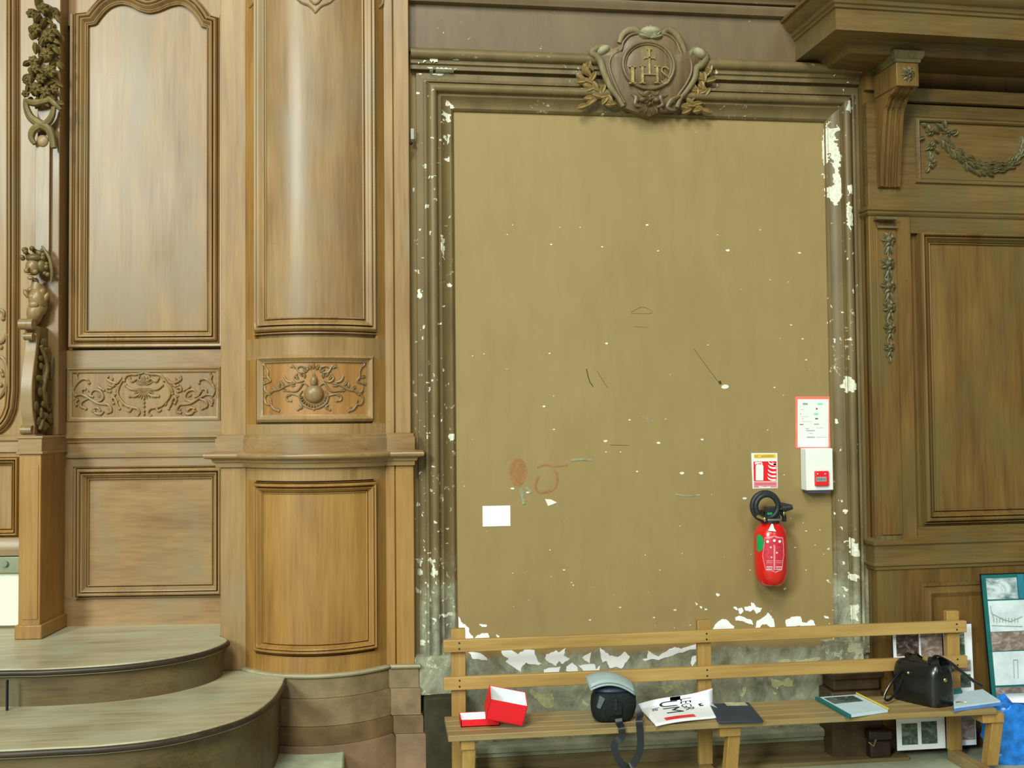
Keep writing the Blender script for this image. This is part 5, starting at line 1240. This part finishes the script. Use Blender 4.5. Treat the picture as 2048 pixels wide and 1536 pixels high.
o = build(m, 'loose_paper', WHITE); tag(o, 'white sheet of paper lying on the blue bag', 'paper'); x = o.modifiers.new('s', 'SOLIDIFY'); x.thickness = .003

# dark cases under the bench
c0_ = FM.at(1742, 1450, .2)[0]; c1__ = FM.at(1800, 1450, .2)[0]
o = thing('carry_case', 'dark brown case on the floor under the bench beside the photo board', 'case', ((c0_ + c1__) / 2, .12, 0))
build(MB(FM).box(c0_ + .0, c1__ - .04, .115, .19, .0, .10), 'body', DARKW, o, bevel=.01); build(MB(FM).box(c0_ - .01, c1__ - .035, .11, .2, .1, .15), 'lid', DARKW, o, bevel=.01)
build(MB(FM).tube([(c0_ - .015, .205, .1), (c0_ + .0, .22, .085), (c0_ + .02, .205, .11)], .005, 6), 'latch', METAL, o)

# =================================================================== SAFETY THINGS ON THE WALL
# white card
a = FM.at(965, 1012); b = FM.at(1021, 1052)
o = build(MB(FM).box(a[0], b[0], .0005, .003, b[1], a[1]), 'paper_card', WHITE, bevel=.0008); tag(o, 'small blank white card fixed low on the painted wall', 'card')
# extinguisher sign
def wr(x0, y0, x1, y1, v0, v1, m): a = FM.at(x0, y0); b = FM.at(x1, y1); return m.box(a[0], b[0], v0, v1, b[1], a[1])
SX = (1480, 780, 6.98)
def g(x, y): return (SX[0] + x / SX[2], SX[1] + y / SX[2])
def gp(pts, v=0): return [FM.at(*g(x, y), v) for x, y in pts]
sg = thing('safety_sign', 'red and white fire extinguisher sign with yellow top strip', 'sign', (FM.at(1529, 975)[0], 0, FM.at(1529, 975)[1]))
build(MB(FM).prism(gp([(155, 880), (518, 880), (525, 1370), (175, 1378)]), .0005, .0025), 'plate', WHITEP, sg)
build(MB(FM).prism(gp([(190, 897), (500, 893), (502, 950), (192, 955)]), .0025, .003), 'yellow_strip', YEL, sg)
build(MB(FM).prism(gp([(185, 998), (505, 993), (507, 1272), (190, 1275)]), .0025, .003), 'red_field', RED, sg)
build(MB(FM).prism(gp([(190, 1282), (512, 1280), (515, 1360), (190, 1365)]), .0025, .003), 'pink_band', PINK, sg)
m = MB(FM)
m.prism(gp([(215, 1060), (232, 1035), (300, 1035), (322, 1060), (322, 1262), (215, 1262)]), .003, .0036).prism(gp([(205, 1005), (300, 1005), (315, 1040), (300, 1035), (290, 1020), (230, 1030), (205, 1040)]), .003, .0036)
for (y0, s) in ((1000, 0), (1050, 1), (1110, 2), (1165, 3), (1215, 4)):
    x0 = 390 - s * 3
    m.prism(gp([(x0, y0 - 5), (x0 + 25, y0 + 15), (x0 + 60, y0 + 28), (497, y0 + 25), (497, y0 + 52), (x0 + 70, y0 + 52), (x0 + 25, y0 + 38), (x0 + 5, y0 + 15)]), .003, .0036)
m.prism(gp([(440, 1000), (470, 1020), (497, 1030), (497, 1070), (460, 1040)]), .003, .0036)
m.prism(gp([(260, 1340), (340, 1355), (420, 1345), (420, 1362), (260, 1362)]), .003, .0036)
build(m, 'pictogram', WHITEP, sg, flat=True)
m = MB(FM)
for x in (200, 225): m.prism(gp([(x, 908), (x + 18, 908), (x + 18, 940), (x, 940)]), .003, .0034)
m.prism(gp([(290, 912), (470, 908), (470, 934), (290, 938)]), .003, .0034); build(m, 'strip_print', plain('ochre_print', '#c9a03c', .5), sg)
m = MB(FM)
for x in range(215, 480, 22): m.prism(gp([(x, 1302), (x + 12, 1302), (x + 12, 1318), (x, 1318)]), .003, .0034)
build(m, 'red_print', RED, sg)
# safety notice
nt = thing('fire_notice', 'white notice sheet with pinkish red border above the white alarm box', 'notice', (FM.at(1625, 896)[0], 0, FM.at(1625, 896)[1]))
def rr(x0, y0, x1, y1, r=10): 
    P = []
    for (cx_, cy_, a0_) in ((x1 - r, y0 + r, -PI / 2), (x1 - r, y1 - r, 0), (x0 + r, y1 - r, PI / 2), (x0 + r, y0 + r, PI)):
        for k in range(4): t = a0_ + PI / 2 * k / 3; P.append((cx_ + r * math.cos(t), cy_ + r * math.sin(t)))
    return P
build(MB(FM).prism(gp(rr(770, 90, 1265, 815, 18)), .0005, .003), 'border', plain('coral_border', '#f4826e', .5), nt)
build(MB(FM).prism(gp(rr(800, 130, 1232, 795, 4)), .003, .0036), 'sheet', WHITEP, nt)
m = MB(FM)
for (x0, y0, x1, y1) in ((870,180,940,210),(850,270,880,278),(835,325,850,345),(860,395,880,405),(1030,470,1100,485),(910,535,960,545),(920,560,1040,575),(960,600,1010,608),(925,650,1040,668),(1060,655,1210,662),(1065,525,1160,532),(840,370,950,374),(840,440,1000,444)):
    m.prism(gp([(x0, y0), (x1, y0), (x1, y1), (x0, y1)]), .0036, .004)
build(m, 'grey_text', GREYT, nt)
m = MB(FM)
for (x0, y0, x1, y1) in ((1080,180,1150,210),(1025,322,1085,350)): m.prism(gp([(x0, y0), (x1, y0), (x1, y1), (x0, y1)]), .0036, .004)
build(m, 'green_symbol', plain('mint_print', '#8fe0c0', .5), nt)
m = MB(FM)
for (x0, y0, x1, y1) in ((1055,250,1078,275),(830,475,880,488),(1045,390,1085,410)): m.prism(gp([(x0, y0), (x1, y0), (x1, y1), (x0, y1)]), .0036, .004)
build(m, 'dark_symbol', plain('plum_print', '#8a5a6c', .5), nt)
# alarm box
ab = thing('alarm_box', 'white rectangular alarm box with red call point below the notice', 'alarm box', (FM.at(1636, 980)[0], 0, FM.at(1636, 980)[1]))
VA = .07
def gq(x, y, v=VA): return FM.at(*g(x, y), v)
A_ = gq(920, 818); B_ = gq(1308, 1398)
build(MB(FM).box(A_[0], B_[0], .001, VA, B_[1], A_[1]), 'housing', WHITEP, ab, bevel=.005, seg=3)
A2 = gq(1036, 1132); B2 = gq(1225, 1333)
cpnt = build(MB(FM).box(A2[0], B2[0], VA - .002, VA + .018, B2[1], A2[1]), 'call_point', RED, ab, bevel=.003)
A3 = gq(1065, 1215, VA + .018); B3 = gq(1205, 1275, VA + .018)
build(MB(FM).box(A3[0], B3[0], VA + .017, VA + .0195, B3[1], A3[1]), 'window', plain('grey_glass', '#8fb0a8', .2, .6), cpnt)
m = MB(FM)
for x in range(1075, 1200, 26): a = gq(x, 1232, VA + .02); b = gq(x + 12, 1262, VA + .02); m.box(a[0], b[0], VA + .0195, VA + .0203, b[1], a[1])
build(m, 'window_print', DGREY, cpnt)
m = MB(FM)
for x in (1085, 1190): a = gq(x, 1170, VA + .02); m.tube([(a[0], VA + .017, a[1]), (a[0], VA + .0195, a[1])], .003, 10)
build(m, 'dot', WHITEP, cpnt)
build(MB(FM).box(A_[0] + .01, B_[0] - .01, .001, VA - .008, B_[1] - .012, B_[1] + .001), 'lower_tray', plain('violet_grey_tray', '#4a4264', .5), ab)

# extinguisher
EX = (1480, 970, 6.98); VE = .10
def ex(x, y, v=VE): return FM.at(EX[0] + x / EX[2], EX[1] + y / EX[2], v)
eb = ex(425, 1400); et = ex(425, 520); eu = eb[0]
eu = ex(428, 900)[0]; er = (ex(650, 900)[0] - ex(205, 900)[0]) / 2 * .985
ext = thing('fire_extinguisher', 'red fire extinguisher with green round sticker hanging on the wall', 'fire extinguisher', (eu, VE, eb[1]))
Hc = et[1] - eb[1]
pr = [(.02, 0), (er * .62, .004), (er * .8, .018), (er * .93, .045), (er, .075), (er, Hc - .085), (er * .985, Hc - .062), (er * .9, Hc - .035), (er * .74, Hc - .013), (er * .5, Hc - .002), (er * .4, Hc)]
tl = ex(428, 1400)[0]
build(MB(FM).lathe(pr, (eu, VE, eb[1]), 40), 'cylinder', REDM, ext)
def onc(x, y, r=None):           # point on the cylinder's face
    r = r or er + .0008; t = 0
    for _ in range(10):
        u, z = ex(x, y, VE + r * math.cos(t)); t = math.asin(max(-.97, min(.97, (u - eu) / r)))
    return t, z
def cpatch(name, outline, mat, r, par=ext, nx=16):
    m = MB(FM); P = [onc(x, y, r) for x, y in outline]; zs = [p[1] for p in P]; z0, z1 = min(zs), max(zs); rows = 18; vs = []
    for j in range(rows + 1):
        z = z0 + (z1 - z0) * (j + .001) / (rows + .002); xs = []
        for i in range(len(P)):
            a, b = P[i], P[i - 1]
            if (a[1] > z) != (b[1] > z): xs.append(a[0] + (b[0] - a[0]) * (z - a[1]) / (b[1] - a[1]))
        lo, hi = (min(xs), max(xs)) if xs else (0, 0)
        for i in range(nx + 1): t = lo + (hi - lo) * i / nx; vs.append((eu + r * math.sin(t), VE + r * math.cos(t), z))
    m.add(vs, [(j * (nx + 1) + i, j * (nx + 1) + i + 1, (j + 1) * (nx + 1) + i + 1, (j + 1) * (nx + 1) + i) for j in range(rows) for i in range(nx)])
    return build(m, name, mat, par)
lab = [(345, 725), (480, 708), (600, 722), (612, 820), (618, 980), (605, 1060), (588, 1190), (500, 1225), (400, 1215), (360, 1190), (325, 1070), (310, 990), (330, 850)]
cpatch('label_edge', lab, PINK, er + .0006)
cpatch('label', [(425 + (x - 460) * .93 + 32, 965 + (y - 965) * .95) for x, y in lab], LBL, er + .001)
cpatch('label_stripe', [(468, 830), (492, 830), (492, 1190), (468, 1190)], PINK, er + .0015, nx=3)
for (x, y, r_) in ((385, 790, 20), (480, 775, 20), (555, 788, 20), (430, 870, 12), (515, 945, 12), (440, 1010, 10)):
    cpatch('label_dot', [(x + r_ * math.cos(t), y + r_ * math.sin(t)) for t in [k * PI / 5 for k in range(10)]], WHITEP, er + .0015, nx=4)
for y in (1055, 1080, 1140, 1170):
    for (x0, x1) in ((370, 455), (505, 585)): cpatch('label_text', [(x0, y), (x1, y), (x1, y + 9), (x0, y + 9)], PINK if y < 1130 else WHITEP, er + .0015, nx=4)
cpatch('green_sticker', [(262 + 70 * math.cos(t), 810 + 122 * math.sin(t)) for t in [k * PI / 12 for k in range(24)]], GREEN, er + .001)
cpatch('white_badge', [(390, 640), (440, 540), (460, 545), (475, 600), (505, 650)], WHITEP, er + .001)
# head, valve, hose
hzz = et[1]
m = MB(FM).lathe([(.036, -.008), (.045, .0), (.045, .012), (.03, .02), (.024, .05), (.0, .052)], (eu, VE, hzz), 24); build(m, 'collar', BLACKP, ext)
a = ex(430, 478); m = MB(FM).box(eu - .03, eu + .035, VE + .02, VE + .045, a[1] - .004, a[1] + .006); build(m, 'metal_band', STEEL, ext, bevel=.002)
m = MB(FM).box(eu - .02, eu + .04, VE - .03, VE + .03, hzz + .018, hzz + .075)
a = ex(700, 300); b = ex(560, 330); m.tube([(b[0], VE + .02, b[1]), (a[0], VE + .03, a[1])], [.02, .011], 10, .6); a = ex(690, 282); m.tube([(b[0] - .01, VE + .02, b[1] + .02), (a[0], VE + .03, a[1])], [.014, .006], 10, .6)
build(m, 'handle', BLACKP, ext, bevel=.004)
cxh, czh = ex(375, 300, VE + .03); m = MB(FM)
for k, (rr_, dv) in enumerate(((.066, .03), (.056, .05))):
    m.tube([(cxh + rr_ * math.cos(t), VE + dv - .02, czh + rr_ * 1.0 * math.sin(t)) for t in [(-3.0 + 6.29 * i / 36) for i in range(37)]], .0125, 10)
a = ex(610, 420, VE); m.tube(catmull([(cxh + .066 * math.cos(-.3), VE + .01, czh + .066 * math.sin(-.3)), (a[0], VE, a[1]), (a[0] + .004, VE - .005, a[1] - .03)], 4), .011, 10)
build(m, 'hose', BLACKP, ext)
m = MB(FM); a = ex(300, 460, VE + .06); m.tube([(a[0] - .02, VE + .05, a[1] + .01), (a[0] + .02, VE + .055, a[1] - .008)], .008, 8); a = ex(345, 480, VE + .06); m.ell((a[0], VE + .06, a[1]), .008, .006, .012); a = ex(612, 400, VE + .04); m.ell((a[0], VE + .04, a[1]), .006, .006, .012); build(m, 'hose_clip', METAL, ext)
a = ex(415, 400, VE + .03); build(MB(FM).box(a[0] - .012, a[0] + .012, VE + .028, VE + .034, a[1] - .006, a[1] + .006), 'gauge_strip', GREEN, ext)
a = ex(485, 400, VE + .03); build(MB(FM).ell((a[0], VE + .033, a[1]), .008, .006, .009), 'safety_pin', YEL, ext)
build(MB(FM).box(eu - .03, eu + .03, 0, VE - er + .01, hzz - .12, hzz - .03).box(eu - .02, eu + .02, 0, VE, hzz + .02, hzz + .05), 'wall_bracket', BLACKP, ext)

# small hook by the pilaster
a = FM.at(823, 270, .045)
o = thing('wall_hook', 'small metal hook plate on the surround beside the seamed pilaster', 'hook', (a[0], .04, a[1] - .03))
build(MB(FM).box(a[0] - .004, a[0] + .012, .045, .052, a[1] - .022, a[1] + .03), 'plate', STEEL, o, bevel=.001); b = FM.at(822, 287, .05)
build(MB(FM).ell((b[0], .056, b[1]), .008, .01, .008), 'knob', INK, o)

for o in bpy.data.objects:
    if '_o' in o: del o['_o']
